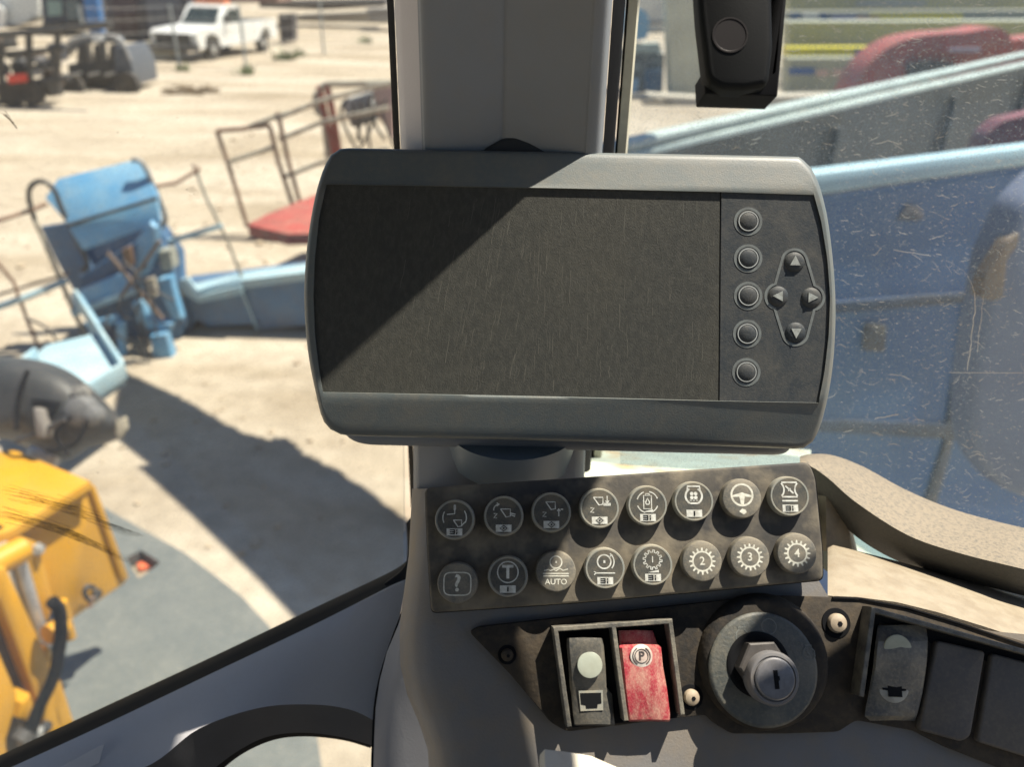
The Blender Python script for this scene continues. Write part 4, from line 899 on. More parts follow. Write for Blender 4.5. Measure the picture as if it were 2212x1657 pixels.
T('post', [(345, 520, 7.2), (380, 610, 7.2), (392, 640, 7.2)], .03, M('pale grey post', (.36, .36, .31), .5), bl)
T('post', [(318, 430, 7.05), (345, 530, 7.05)], .02, galv, bl)
T('hanging_cable', [(60, 690, 6.5), (95, 705, 6.4), (130, 745, 6.4), (140, 770, 6.4)], .012, dark, bl, sp=4)
# floor of the basket
def HP(name, poly, z, th, mt, par, bev=.006):
    pts = [G(x, y, z) for x, y in poly]
    return obj(name, prism(B(), [p - Vector((0, 0, th)) for p in pts], Vector((0, 0, th)), bev, 2), mt, par)
HP('basket_floor', [(40, 795), (100, 745), (225, 715), (265, 805), (170, 868), (60, 850)], .55, .10, blue_p, bl)
for seg in (((170, 862), (268, 800)), ((40, 800), (80, 768)), ((165, 640), (232, 745)), ((232, 745), (268, 800))):
    a, c = G(*seg[0], .58), G(*seg[1], .58); obj('toe_board', beam(B(), a, c, .03, .13, bev=.004), blue_p, bl)
T('slanted_leg', [(165, 640), (205, 700), (240, 770), (262, 800)], .045, blue_l, bl, 6.6)
# mechanism
rr = random.Random(3)
def blob(name, x, y, w_, h_, Y, ang, mt, dp=.12):
    p = at(x, y, Y); s_ = Y/.89/FPX*1.02
    X = (RT*math.cos(ang) + UP*math.sin(ang)); Z = (-RT*math.sin(ang) + UP*math.cos(ang))
    return obj(name, box(B(), p, w_*s_, dp, h_*s_, (X, X.cross(Z), Z), .006), mt, bl)
PL('lift_body', [(168, 600), (330, 500), (372, 560), (378, 640), (400, 700), (360, 800), (280, 812), (230, 780)], 7.05, .3, M('worn navy body', (.05, .13, .25), .6, col2=(.05, .10, .18), scale=5), bl, .01)
PL('cross_member', [(152, 636), (262, 590), (300, 612), (296, 632), (166, 678)], 6.85, .08, blue_l, bl)
PL('cross_member_edge', [(150, 672), (300, 622), (302, 632), (156, 686)], 6.80, .06, blue_p, bl)
PL('cylinder_cover', [(292, 520), (322, 480), (336, 492), (336, 545), (312, 596), (294, 600)], 6.80, .12, blue_l, bl, .03)
PL('yoke', [(284, 655), (306, 650), (318, 688), (372, 700), (366, 716), (322, 712), (296, 700)], 6.70, .10, blue_l, bl, .02)
PL('yoke', [(340, 605), (368, 598), (372, 620), (392, 690), (372, 694), (352, 650)], 6.75, .10, blue_l, bl, .02)
PL('link_arm', [(180, 700), (250, 682), (258, 696), (192, 716)], 6.68, .06, blue_l, bl, .01)
PL('upright', [(190, 720), (214, 716), (232, 790), (262, 806), (258, 822), (222, 806)], 6.62, .08, blue_p, bl, .01)
PL('upright', [(250, 700), (266, 698), (272, 780), (256, 784)], 6.64, .06, blue_l, bl, .01)
PL('foot_block', [(324, 726), (358, 722), (372, 776), (344, 786), (326, 764)], 6.62, .12, blue_l, bl, .02)
PL('foot_block', [(340, 790), (376, 774), (374, 806), (346, 818)], 6.70, .12, blue_d, bl, .01)
PL('bracket', [(262, 540), (280, 532), (288, 572), (272, 580)], 6.72, .05, M('brown rusty bracket', (.22, .13, .08), .7), bl)
PL('bracket', [(312, 606), (330, 600), (338, 640), (322, 650)], 6.62, .06, galv, bl)
PL('control_box', [(340, 545), (366, 540), (374, 580), (350, 588)], 6.9, .15, M('grey control box', (.30, .31, .27), .5), bl)
for i in range(9):
    a = rr.uniform(240, 330); b_ = rr.uniform(560, 700); T('hydraulic_line', [(a, b_, 6.62), (a+rr.uniform(-30, 40), b_+rr.uniform(20, 50), 6.55), (a+rr.uniform(-40, 60), b_+rr.uniform(50, 110), 6.6)], .009, dark, bl, sp=5, n=6)
T('scissor_link', [(232, 545), (352, 690)], .02, M('brown link', (.14, .10, .08), .6), bl, 6.6); T('scissor_link', [(345, 520), (262, 640)], .018, MT['brown link'], bl, 6.62)
# long base
def prismY(name, poly, Y0, Y1, mt, par, bev=.02): return PL(name, poly, Y0, Y1-Y0, mt, par, bev)
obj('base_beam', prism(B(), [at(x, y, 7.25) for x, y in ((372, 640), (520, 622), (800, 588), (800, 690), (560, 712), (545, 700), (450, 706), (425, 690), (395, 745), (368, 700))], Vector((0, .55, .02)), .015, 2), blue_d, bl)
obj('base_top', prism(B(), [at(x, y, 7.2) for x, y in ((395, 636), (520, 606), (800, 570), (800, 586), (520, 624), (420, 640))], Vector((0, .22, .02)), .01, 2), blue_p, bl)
obj('weld_seam', tube(B(), [at(520, 622, 7.22), at(556, 712, 7.22)], .012, 6), blue_p, bl)
obj('end_plate', prism(B(), [at(x, y, 7.15) for x, y in ((380, 610), (400, 605), (428, 640), (520, 618), (522, 636), (430, 654), (405, 640))], Vector((0, .1, 0)), .006, 2), blue_p, bl)

# ---- red scissor lift behind it
rl_ = thing('red_lift', 'faded red lift platform with rusty brown guard rails standing beyond the blue lift', 'lift', at(650, 520, 10.4))
HP('deck', [(535, 485), (575, 462), (700, 412), (800, 430), (800, 500), (620, 505)], .75, .12, red_p, rl_, .01)
PL('side_panel', [(535, 486), (560, 490), (640, 500), (830, 470), (830, 530), (650, 526), (560, 512), (540, 505)], 10.2, .2, red_p, rl_)
PL('ramp', [(560, 478), (600, 455), (612, 470), (580, 490)], 10.6, .1, M('pinkish red paint', (.62, .16, .12), .5), rl_)
PL('ramp', [(610, 468), (700, 425), (705, 445), (640, 480)], 10.6, .1, MT['pinkish red paint'], rl_)
for pts, mt in (([(468, 282), (492, 350), (535, 490)], rust), ([(583, 272), (600, 345), (638, 460)], rust), ([(600, 242), (622, 345), (652, 450)], rust), ([(470, 282), (520, 278), (583, 270)], rust), ([(492, 350), (590, 318)], galv), ([(596, 256), (700, 215), (840, 180)], galv), ([(604, 300), (700, 262), (840, 232)], galv), ([(618, 380), (690, 352), (840, 320)], galv),
                ([(540, 272), (600, 250), (640, 240)], galv)):
    T('guard_rail', pts, .030, mt, rl_, 10.5)
for pts, mt in (([(690, 185), (700, 240), (727, 345)], red_p), ([(705, 180), (716, 230), (728, 300), (735, 350)], red_p), ([(683, 200), (684, 235), (700, 250)], galv), ([(688, 200), (705, 182), (760, 180), (860, 178)], galv), ([(700, 255), (712, 360)], galv)):
    T('mast_post', pts, .045, mt, rl_, 11.0, 3)
PL('control_box', [(735, 220), (800, 200), (812, 262), (760, 275)], 11.0, .3, M('pale grey machinery', (.34, .35, .35), .6, col2=(.2, .2, .2), scale=6), rl_)
PL('control_box', [(795, 180), (850, 178), (850, 300), (815, 250)], 11.2, .3, M('pinkish faded box', (.50, .35, .32), .6), rl_)
for i in range(7):
    x = 750+i*14; T('cable', [(x, 185+rr.random()*40), (x+rr.uniform(-20, 20), 250), (x+rr.uniform(-20, 30), 300+rr.random()*30)], .02, dark, rl_, 10.9, 4, 6)
PL('deck_box', [(612, 458), (640, 452), (650, 478), (622, 486)], 10.2, .3, M('dark deck box', (.10, .06, .06), .7), rl_)
PL('deck_box', [(655, 446), (690, 436), (694, 456), (660, 466)], 10.6, .3, M('grey deck box', (.22, .2, .2), .7), rl_)
PL('box', [(690, 480), (830, 470), (830, 515), (690, 520)], 9.9, .2, M('blackened red', (.12, .05, .05), .6), rl_)

# ---- white pickup
def pickup(front, rear):
    ax = (Vector(rear)-Vector(front)); ax.z = 0; wb = ax.length; ax.normalize(); sd_ = Vector((ax.y, -ax.x, 0))
    if sd_.y > 0: sd_ = -sd_          # near side
    t = thing('pickup_truck', 'white regular cab pickup truck with an orange beacon bar on its roof', 'pickup', (Vector(front)+Vector(rear))/2)
    O = Vector(front)   # contact point near side front wheel
    def q_(x, y, z): return O + ax*x - sd_*y + Vector((0, 0, z))
    def bodyp(name, prof, y0, y1, mt, bev=.04): return obj(name, prism(B(), [q_(x, y0, z) for x, z in prof], -sd_*(y1-y0), bev, 2), mt, t)
    bodyp('body', [(-.95, .45), (-.98, .95), (-.80, 1.08), (.75, 1.18), (.85, 1.2), (2.3, 1.2), (2.35, 1.22), (4.75, 1.22), (4.8, .55), (4.3, .5), (4.2, .85), (3.9, .95), (3.6, .85), (3.45, .5), (.5, .42), (.42, .8), (0, .93), (-.42, .8), (-.5, .45)], 0, 1.95, white_p)
    cabp = [(.72, 1.18), (1.35, 1.78), (1.55, 1.84), (2.15, 1.84), (2.28, 1.76), (2.33, 1.2)]
    bodyp('cab_roof', cabp, .12, 1.83, white_p)
    bodyp('side_window', [(1.05, 1.22), (1.45, 1.68), (2.1, 1.7), (2.15, 1.22)], .10, .13, glass_d, .01)
    pts = [q_(.78, .25, 1.23), q_(.78, 1.7, 1.23), q_(1.32, 1.62, 1.75), q_(1.32, .33, 1.75)]
    obj('windscreen', prism(B(), [p - ax*.02 for p in pts], -ax*.03), glass_d, t)
    bodyp('grille', [(-1.0, .55), (-1.02, .95), (-.96, .95), (-.95, .55)], .25, 1.7, dark, .01)
    bodyp('bumper', [(-1.12, .38), (-1.12, .62), (-.9, .62), (-.9, .38)], -.02, 1.97, M('dark bumper', (.08, .08, .085), .5), .03)
    for y in (.05, 1.7): bodyp('headlight', [(-1.0, .72), (-1.0, .95), (-.9, .95), (-.9, .72)], y, y+.22, M('lamp glass', (.6, .62, .6), .2), .01)
    bodyp('light_bar', [(1.6, 1.86), (1.6, 2.0), (1.95, 2.0), (1.95, 1.86)], .3, 1.65, M('orange lamp bar', (.75, .22, .08), .4), .02)
    bodyp('bed_floor', [(2.45, 1.225), (2.45, 1.235), (4.7, 1.235), (4.7, 1.225)], .15, 1.8, dark, 0)
    for xx in (0, wb):
        for yy in (.0, 1.72):
            f = Fr(q_(xx, yy if yy < 1 else 1.95, .37), sd_ if yy < 1 else -sd_)
            w_ = obj('wheel', lathe(B(), f, [(.25, -.22), (.37, -.2), (.38, -.05), (.36, 0.01), (.24, .02)], 24), tyre, t); obj('rim', lathe(B(), f, [(.24, -.02), (.24, .0), (.1, .03)], 16), chrome, w_)
    bodyp('mirror', [(.95, 1.25), (.95, 1.5), (1.05, 1.5), (1.05, 1.25)], -.2, .05, dark, .02)
    bodyp('door_line', [(2.2, .6), (2.2, 1.2), (2.22, 1.2), (2.22, .6)], -.004, .004, dark, 0)
    return t
pickup(G(465, 129), G(572, 112))

# ---- things at the far left and along the fence
def boxthing(name, label, cat, poly, Y, dep, mt, extra=(), grp=None, bev=.03):
    t = thing(name, label, cat, at(sum(p[0] for p in poly)/len(poly), max(p[1] for p in poly), Y), grp)
    obj('body', prism(B(), [at(x, y, Y) for x, y in poly], Vector((0, dep, 0)), bev, 2), mt, t)
    for nm, pl, dy, dp, mm in extra: obj(nm, prism(B(), [at(x, y, Y+dy) for x, y in pl], Vector((0, dp, 0)), .01, 1), mm, t)
    return t
navy = M('dark navy paint', (.025, .035, .06), .4, col2=(.05, .05, .06), scale=1)
boxthing('truck_cab', 'dark navy lorry cab with pale windows behind the machinery', 'lorry', [(82, -60), (182, -60), (186, 58), (95, 58)], 42.5, 2.6, navy, (('window', [(100, 0), (132, 0), (134, 32), (104, 34)], -.1, .2, M('milky cab glass', (.20, .30, .28), .2)), ('window', [(140, 0), (170, 0), (174, 40), (146, 42)], -.1, .2, M('grey cab glass', (.10, .14, .15), .2)),
      ('bumper', [(90, 48), (188, 46), (188, 62), (92, 64)], -.2, .3, dark), ('wheel', [(105, 56), (135, 56), (135, 80), (105, 80)], 0, .4, tyre)))
boxthing('blue_post', 'bright blue leaning loading frame beside the dark trailer', 'loading frame', [(172, -60), (200, -60), (220, 74), (196, 74), (186, 40)], 41.5, .5, M('bright blue paint', (.05, .20, .50), .5), (('foot', [(190, 70), (224, 70), (224, 80), (190, 80)], -.1, .7, navy),))
boxthing('box_trailer', 'long charcoal box trailer parked behind the white pickup', 'trailer', [(222, -60), (400, -60), (412, 74), (355, 90), (305, 86), (232, 82)], 40.2, 2.4, M('charcoal trailer side', (.05, .052, .065), .6, col2=(.07, .05, .05), scale=.8), (('panel', [(310, -60), (385, -60), (392, 66), (322, 78)], -.1, .2, M('grey trailer panel', (.085, .095, .12), .6)), ('panel', [(240, -60), (292, -60), (298, 76), (246, 76)], -.1, .2, M('maroon black panel', (.05, .03, .035), .6)), ('hinge', [(322, 66), (336, 60), (340, 82), (326, 84)], -.25, .2, chrome)))
boxthing('concrete_barrier', 'low cream concrete block beside the trailer wheels', 'block', [(298, 92), (380, 84), (388, 118), (312, 128)], 32.3, .9, M('cream concrete', (.46, .42, .33), .8, col2=(.36, .32, .24), scale=3))
boxthing('stacked_pallet', 'white grey blocky load at the top left edge behind the frames', 'load', [(-60, -40), (80, -40), (84, 34), (40, 52), (-60, 56)], 47, 2, M('pale clutter', (.62, .64, .62), .7, col2=(.22, .24, .26), scale=1.2, mixlo=.56, mixhi=.64), (('door', [(-20, 0), (8, 20), (10, 62), (-20, 66)], -.4, .3, white_p),))
# flatbed frame with red marker, black attachments
fb = thing('machinery_frame', 'black steel machinery frame with a red marker plate at the far left edge', 'machinery', at(60, 220, 20.6))
rr = random.Random(11)
for seg in (((-40, 78), (240, 52), .09), ((-40, 120), (140, 104), .07), ((-40, 190), (150, 168), .08), ((-40, 225), (70, 208), .06), ((0, 90), (6, 225), .08), ((62, 74), (66, 232), .08), ((125, 66), (120, 200), .08), ((-40, 150), (130, 140), .05)):
    T('frame_bar', [seg[0], seg[1]], seg[2], dark, fb, 20.6, n=6)
for i in range(26):
    x = rr.uniform(-20, 130); y = rr.uniform(85, 195); s_ = rr.uniform(.1, .34)
    p = at(x, y, 20.6 + rr.uniform(.1, 1.2)); obj('machine_part', box(B(), p, s_, .4, s_*rr.uniform(.5, 1.6), rr.uniform(-.4, .4), .02), rr.choice([dark, dark, navy, M('brown grime', (.12, .09, .07), .8), M('mid grey steel', (.20, .20, .21), .5)]), fb)
PL('marker_plate', [(14, 160), (56, 158), (58, 176), (18, 180)], 20.4, .05, M('red marker', (.65, .06, .04), .5), fb)
for x, y in ((66, 200), (22, 205)):
    f = Fr(at(x, y, 20.5), (0, -1, 0)); obj('wheel', lathe(B(), f, [(.12, -.15), (.30, -.14), (.31, 0), (.14, .02)], 18), tyre, fb)
uv_ = thing('utility_vehicle', 'small black open utility vehicle with a grey body and curved seats', 'utility vehicle', at(200, 200, 23.8))
PL('front_body', [(246, 100), (264, 100), (284, 138), (291, 184), (262, 192), (248, 168)], 23.6, 1.6, M('slate vehicle body', (.10, .11, .13), .45), uv_, .012)
PL('centre_body', [(146, 138), (250, 128), (256, 168), (150, 178)], 23.9, 1.2, dark, uv_, .012)
PL('hood', [(128, 104), (150, 88), (190, 80), (246, 78), (256, 92), (196, 92), (150, 108), (132, 124)], 24.3, .5, M('dark grey hood', (.13, .14, .15), .4), uv_, .012)
PL('underbody', [(66, 172), (160, 165), (250, 172), (262, 190), (70, 218)], 24.1, 1.4, dark, uv_)
for x in (178, 212, 246): PL('seat_back', [(x-13, 140), (x-10, 96), (x+6, 92), (x+12, 134)], 23.9, .3, dark, uv_, .012)
for x in (152, 190, 226): PL('bright_fitting', [(x, 158), (x+20, 154), (x+20, 160), (x, 164)], 23.4, .15, chrome, uv_)
T('roll_bar', [(140, 130), (150, 90), (215, 76), (258, 84), (282, 130)], .05, M('grey roll bar', (.3, .3, .3), .4), uv_, 23.6, 4)
for x, y in ((90, 198), (150, 190), (270, 182)):
    f = Fr(at(x, y, 23.4), (0, -1, 0)); w_ = obj('wheel', lathe(B(), f, [(.15, -.3), (.33, -.28), (.34, 0), (.15, .02)], 20), tyre, uv_)
PL('lamp', [(196, 80), (216, 76), (222, 86), (202, 92)], 23.5, .15, white_p, uv_)

# fence: posts, rails and wires
posts = [(388, 146, 365, -20), (532, 148, 512, -20)]
fen2 = thing('chain_fence', 'sagging wire fence on thin grey posts in front of the white pickup', 'fence', G(460, 147))
pg = [G(200, 160), G(388, 147), G(532, 149), G(700, 118), G(860, 96)]
for p in pg: obj('post', tube(B(), [p, p + Vector((0, 0, 2.0))], .045, 8), M('grey fence post', (.33, .36, .36), .5), fen2)
bm = B()
for a, b_ in zip(pg, pg[1:]):
    for z in (.4, .8, 1.2, 1.6, 1.95): tube(bm, [a + Vector((0, 0, z)), (a+b_)/2 + Vector((0, 0, z-.05)), b_ + Vector((0, 0, z))], .006, 4)
    L_ = (b_-a).length; n_ = int(L_/.35)
    for i in range(n_): p = a.lerp(b_, i/n_); tube(bm, [p + Vector((0, 0, .1)), p + Vector((0, 0, 1.95))], .004, 3)
obj('wire', bm, M('fence wire', (.35, .34, .32), .6), fen2, smooth=0, kind='stuff')
# far yard: rows of low things at the top
far_m = [M('far beige', (.40, .36, .29), .8), M('far dark', (.07, .065, .07), .8), M('far grey', (.26, .25, .24), .8), M('far pink brown', (.30, .20, .17), .8), M('far teal', (.16, .25, .26), .8)]
labels = ['low beige shed far beyond the fence', 'long dark trailer deck far beyond the fence', 'grey stacked pipes far beyond the pickup', 'brown pink container at the top behind the pickup', 'pale tank beside the far fence corner']
for k, (poly, Y, dep, mt, cat) in enumerate((([(640, 30), (845, 22), (845, 52), (640, 50)], 58, 3, far_m[0], 'shed'), ([(560, 2), (830, -4), (830, 12), (700, 20), (560, 16)], 52, 2.5, far_m[1], 'trailer'), ([(600, 30), (632, 28), (634, 88), (606, 92)], 40, .8, far_m[1], 'pipe stack'), ([(420, -60), (600, -60), (600, 4), (430, 6)], 48, 3, far_m[3], 'container'), ([(790, 18), (850, 16), (850, 42), (800, 42)], 50, 2, far_m[2], 'tank'))):
    boxthing(['far_shed', 'far_trailer', 'pipe_stack', 'far_container', 'far_tank'][k], labels[k], cat, poly, Y, dep, mt, ((('rail', [(poly[0][0]+10, poly[0][1]+4), (poly[1][0]-10, poly[1][1]+4), (poly[1][0]-10, poly[1][1]+8), (poly[0][0]+10, poly[0][1]+8)], -.2, .1, far_m[2]),)))
for x in range(650, 850, 32): 
    pass
# weeds
def weed(x, y, sc, label):
    p = G(x, y); bm = B()
    for i in range(60):
        a = rnd.uniform(0, 6.28); l = rnd.uniform(.1, .4)*sc; e = rnd.uniform(.3, 1.3); d = Vector((math.cos(a)*math.cos(e), math.sin(a)*math.cos(e), math.sin(e))); sdv = d.cross(Vector((0, 0, 1))).normalized()*.03*sc
        b0 = p + Vector((rnd.gauss(0, .12), rnd.gauss(0, .12), 0))*sc; v1 = [bm.verts.new(q_) for q_ in (b0-sdv, b0+sdv, b0+d*l+sdv*.3, b0+d*l-sdv*.3)]; bm.faces.new(v1)
    o = obj('weed', bm, M('dusty weed green', (.10, .14, .06), .8, col2=(.16, .17, .09), scale=8), None, smooth=0); tag(o, label, 'weed')
weed(617, 128, 1.6, 'dusty green weed behind the pickup at the right'); weed(648, 120, .8, 'small weed right of the pickup near the fence'); weed(535, 160, 1.2, 'low weed at the foot of the second fence post'); weed(395, 152, .9, 'weed at the foot of the first fence post'); weed(790, 92, 1.2, 'weed close to the pillar far down the fence')
bm = B()
for i in range(40): 
    p = G(rnd.uniform(350, 465), rnd.gauss(197, 4)); box(bm, p + Vector((0, 0, .02)), rnd.uniform(.1, .5), rnd.uniform(.03, .08), .04, rnd.uniform(-.5, .5))
tag(obj('debris', bm, M('brown debris', (.17, .12, .07), .9), None, smooth=0, kind='stuff'), 'scattered brown sticks on the dirt below the pickup', 'debris')

# ---- right: blue tank wall, dark trailer, red hoods, beige and yellow booms
tank = thing('blue_skip', 'big dark blue steel skip with a pale blue rim just outside the side window', 'skip', Vector((2, 3.6, 0)))
Rm = [G(1300, 458, 2.76), G(2950, 237, 2.76)]
dn_ = (Rm[1]-Rm[0]).normalized(); nn = Vector((dn_.y, -dn_.x, 0))
if nn.y > 0: nn = -nn
wallb = M('scraped navy steel', (.008, .080, .25), .5, col2=(.012, .095, .26), scale=2.2, mixlo=.35, mixhi=.7, bump=.15, bscale=40, dust=.12, dustcol=(.10, .14, .16), dscale=2.2)
z0, z1 = Vector((0, 0, -2.7)), Vector((0, 0, -.05))
obj('wall', prism(B(), [Rm[0]+z1, Rm[1]+z1, Rm[1]+z0, Rm[0]+z0], -nn*.05), wallb, tank)
obj('rim', beam(B(), Rm[0]-nn*.02, Rm[1]-nn*.02, .06, .055, bev=.012), M('pale blue rim', (.42, .60, .66), .4, col2=(.36, .52, .60), scale=3), tank)  # rim coloured paler than the wall, sunlight on the edge included
Wf = Fr((Rm[0]+Rm[1])/2, nn)
def wf(name, poly, w1, mt, bev=.004): return obj(name, plate(B(), Wf, poly, 0, w1, bev, 2), mt, tank)
wf('stiffener', [(1700, 660), (2100, 632), (2212, 622), (2330, 616), (2330, 640), (2110, 652), (1700, 688)], .012, M('dark blue rib', (.015, .035, .08), .5, col2=(.04, .035, .035), scale=3))
wf('stiffener', [(1700, 905), (2330, 925), (2330, 965), (1700, 930)], .012, MT['dark blue rib'])
wf('rust_patch', rc([(1940, 475), (1962, 440), (1985, 445), (1998, 468), (1985, 478)], 4), .006, M('brown scraped patch', (.12, .10, .10), .8), .001)
wf('label_plate', rc([(1873, 700), (1916, 703), (1912, 762), (1868, 757)], 5), .012, M('tan faded plate', (.11, .09, .065), .7, col2=(.08, .07, .055), scale=8), .002)
wf('stiffener', [(2085, 660), (2125, 660), (2050, 1000), (1990, 1200), (1960, 1200), (2040, 960)], .010, MT['dark blue rib'])
pc = thing('glass_reflection', 'lavender and orange window reflection built as a solid before the blue skip', 'cover', at(2200, 950, 2.9))  # solid shape coloured as a reflection in the side window
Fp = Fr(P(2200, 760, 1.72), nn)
lav = M('lavender reflection', (.12, .145, .22), .6, col2=(.10, .125, .20), scale=2)
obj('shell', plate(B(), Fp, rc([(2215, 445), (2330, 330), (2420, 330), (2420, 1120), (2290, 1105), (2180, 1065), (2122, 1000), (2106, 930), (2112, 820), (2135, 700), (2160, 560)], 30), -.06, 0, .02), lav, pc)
obj('orange_edge', plate(B(), Fp, rc([(2120, 645), (2128, 600), (2180, 520), (2204, 500), (2200, 530), (2176, 560), (2168, 640), (2150, 652)], 8), -.02, .004, .002), M('reflected orange brown', (.15, .105, .07), .6), pc)

trl = thing('dark_flatbed', 'long dark trailer body with doubled pale top rails running away behind the skip', 'trailer', Vector((2.5, 6.5, 0)))
a, b_ = G(1330, 352, 2.35), G(2330, 116, 2.35)
obj('side_wall', prism(B(), [a, b_, Vector((b_.x, b_.y, 0)), Vector((a.x, a.y, 0))], Vector((-.02, .06, 0))), M('weathered charcoal steel', (.010, .014, .018), .6, col2=(.018, .024, .028), scale=1.6, dust=.15, dustcol=(.12, .12, .10), dscale=3), trl)
d = (b_-a).normalized(); pn = Vector((-d.y, d.x, 0))
palerail = M('pale grey green rail', (.46, .54, .52), .5, col2=(.38, .45, .43), scale=3)
obj('top_rail', beam(B(), a+pn*.05, b_+pn*.05, .09, .07, bev=.015), palerail, trl)
a2, b2 = G(1330, 333, 2.42), G(2330, 96, 2.42)
obj('top_rail', beam(B(), a2+pn*.12, b2+pn*.12, .10, .05, bev=.015), palerail, trl)
obj('rail_gap', beam(B(), a+pn*.10+Vector((0, 0, -.01)), b_+pn*.10+Vector((0, 0, -.01)), .06, .05), dark, trl)
for t_ in (.25, .5, .75):
    p = a.lerp(b_, t_); obj('stake_pocket', box(B(), p + Vector((0, 0, -.9)) - pn*.05, .08, .06, 1.6, math.atan2(d.y, d.x), .01), MT['weathered charcoal steel'], trl)

def hood(name, label, poly, Y, dep, win, mt):
    t = thing(name, label, 'engine cover', at(poly[len(poly)//2][0], 200, Y)); q_ = [(p.x, p.y) for p in spline(poly, 4)]
    obj('cowl', prism(B(), [at(x, y, Y) for x, y in q_], Vector((0, dep, 0)), .16, 5), mt, t, smooth=60)
    if win: obj('vent', prism(B(), [at(x, y-12, Y-.12) for x, y in win], Vector((0, .15, 0))), dark, t)
    return t
h = hood('red_engine_cover', 'large faded red rounded engine cover behind the trailer rails', [(1836, 215), (1850, 180), (1885, 130), (1940, 92), (2000, 76), (2080, 70), (2180, 72), (2182, 240), (2000, 250)], 13.5, .9, [(1962, 150), (2010, 142), (2070, 150), (2040, 165), (2010, 172), (2004, 190), (1964, 190)], red_p)
PL('badge', [(2050, 104), (2120, 102), (2118, 112), (2054, 113)], 13.3, .05, M('grey mauve strip', (.30, .26, .34), .5), h)
hood('red_side_cover', 'second red cover panel at the top right edge', [(2187, 240), (2187, 160), (2188, 92), (2230, 84), (2330, 84), (2332, 160), (2330, 240)], 13.7, .9, None, red_p)
h3 = hood('red_reflection', 'solid red shape for the reflection in the dark trailer side', [(2118, 330), (2126, 300), (2150, 275), (2190, 255), (2330, 240), (2330, 345), (2118, 345)], 4.2, .25, None, M('dull reflected red', (.22, .065, .07), .5, col2=(.18, .07, .08), scale=4))  # solid shape coloured as the red cover mirrored in the trailer side
# parallel booms of parked lifts
beige = M('beige boom paint', (.36, .35, .17), .6, col2=(.30, .30, .17), scale=.8, dust=.2, dustcol=(.4, .36, .22), dscale=1.5)
yelb = M('pale yellow stripe', (.60, .52, .03), .5, col2=(.50, .45, .05), scale=2)
palel = M('pale edge', (.60, .62, .52), .5)
def boom(label, y0, y1, Y, mt, stripe=None, x0=1705, x1=2330, cat='boom', k_top=0):
    t = thing('parked_boom', label, cat, at((x0+x1)/2, y1, Y), 'booms of parked lifts beyond the trailer')
    obj('boom_tube', prism(B(), [at(x0, y0, Y), at(x1, y0-4, Y), at(x1, y1-4, Y), at(x0, y1, Y)], Vector((0, .8, 0)), .04, 2), mt, t)
    if k_top: obj('top_edge', prism(B(), [at(x0, y0-3, Y-.05), at(x1, y0-6, Y-.05), at(x1, y0-3, Y-.05), at(x0, y0, Y-.05)], Vector((0, .8, 0))), palel, t)
    for nm, xa, xb, ya, yb, m3 in (stripe or ()): obj(nm, prism(B(), [at(xa, ya, Y-.04), at(xb, ya, Y-.04), at(xb, yb, Y-.04), at(xa, yb, Y-.04)], Vector((0, .1, 0)), .01, 1), m3, t)
    return t
bluem = M('deep blue marking', (.035, .09, .27), .5)
boom('topmost beige boom with a pale upper edge', -40, 22, 33, beige, k_top=1, stripe=(('panel', 1850, 2000, 2, 12, M('far grey stripe', (.3, .33, .33), .6)),))
boom('boom with blue, white and yellow markings under the topmost one', 25, 44, 31, M('blue grey boom', (.24, .26, .22), .6), (('marking', 1708, 1730, 30, 40, MT['bluish'] if 'bluish' in MT else bluem), ('marking', 1735, 1768, 28, 40, white_p), ('marking', 1772, 1790, 30, 42, bluem), ('marking', 1796, 1850, 32, 42, M('lilac marking', (.30, .32, .50), .5)), ('stripe', 1880, 2080, 28, 42, yelb), ('stripe', 1850, 1900, 34, 43, M('pale orange marking', (.6, .42, .35), .5))))
boom('wide plain olive beige boom', 49, 108, 29, beige, k_top=1)
boom('boom with a yellow band and a blue end mark', 103, 124, 27.5, yelb, (('marking', 1848, 1912, 105, 122, bluem),))
boom('lowest olive beige boom above the trailer rails', 126, 215, 25.3, M('olive beige boom', (.30, .30, .21), .6, col2=(.24, .25, .19), scale=1), (('marking', 1705, 1760, 146, 160, bluem), ('marking', 1764, 1790, 150, 164, M('pinkish marking', (.5, .34, .28), .6)), ('marking', 1800, 1850, 148, 164, MT['pinkish marking'])))
# column and blue machine beyond, between pillar and black arm
boxthing('beige_column', 'tall beige column seen between the pillar and the black arm', 'column', [(1440, -60), (1522, -60), (1530, 214), (1450, 208)], 24.8, .9, M('beige column paint', (.46, .45, .35), .7, col2=(.38, .37, .29), scale=1.2), (('seam', [(1512, -60), (1516, -60), (1522, 212), (1516, 212)], -.05, .1, far_m[2]),))
bm_ = boxthing('blue_machine', 'bright blue machine top with dark engine parts just right of the pillar', 'machine', rc([(1352, 30), (1368, 16), (1392, 20), (1404, 40), (1398, 82), (1352, 92)], 8), 25.7, .8, blue_l, (('engine', [(1345, 108), (1435, 116), (1432, 200), (1345, 205)], .2, .8, M('cluttered dark engine', (.16, .19, .20), .7, col2=(.05, .06, .07), scale=5, mixlo=.45, mixhi=.55)), ('panel', [(1352, 168), (1380, 172), (1376, 200), (1350, 204)], 0, .3, blue_l), ('panel', [(1396, 150), (1430, 150), (1430, 196), (1392, 196)], .05, .3, blue_d), ('engine', [(1352, 95), (1425, 92), (1430, 112), (1352, 112)], .1, .4, M('pale teal part', (.36, .44, .43), .6))))
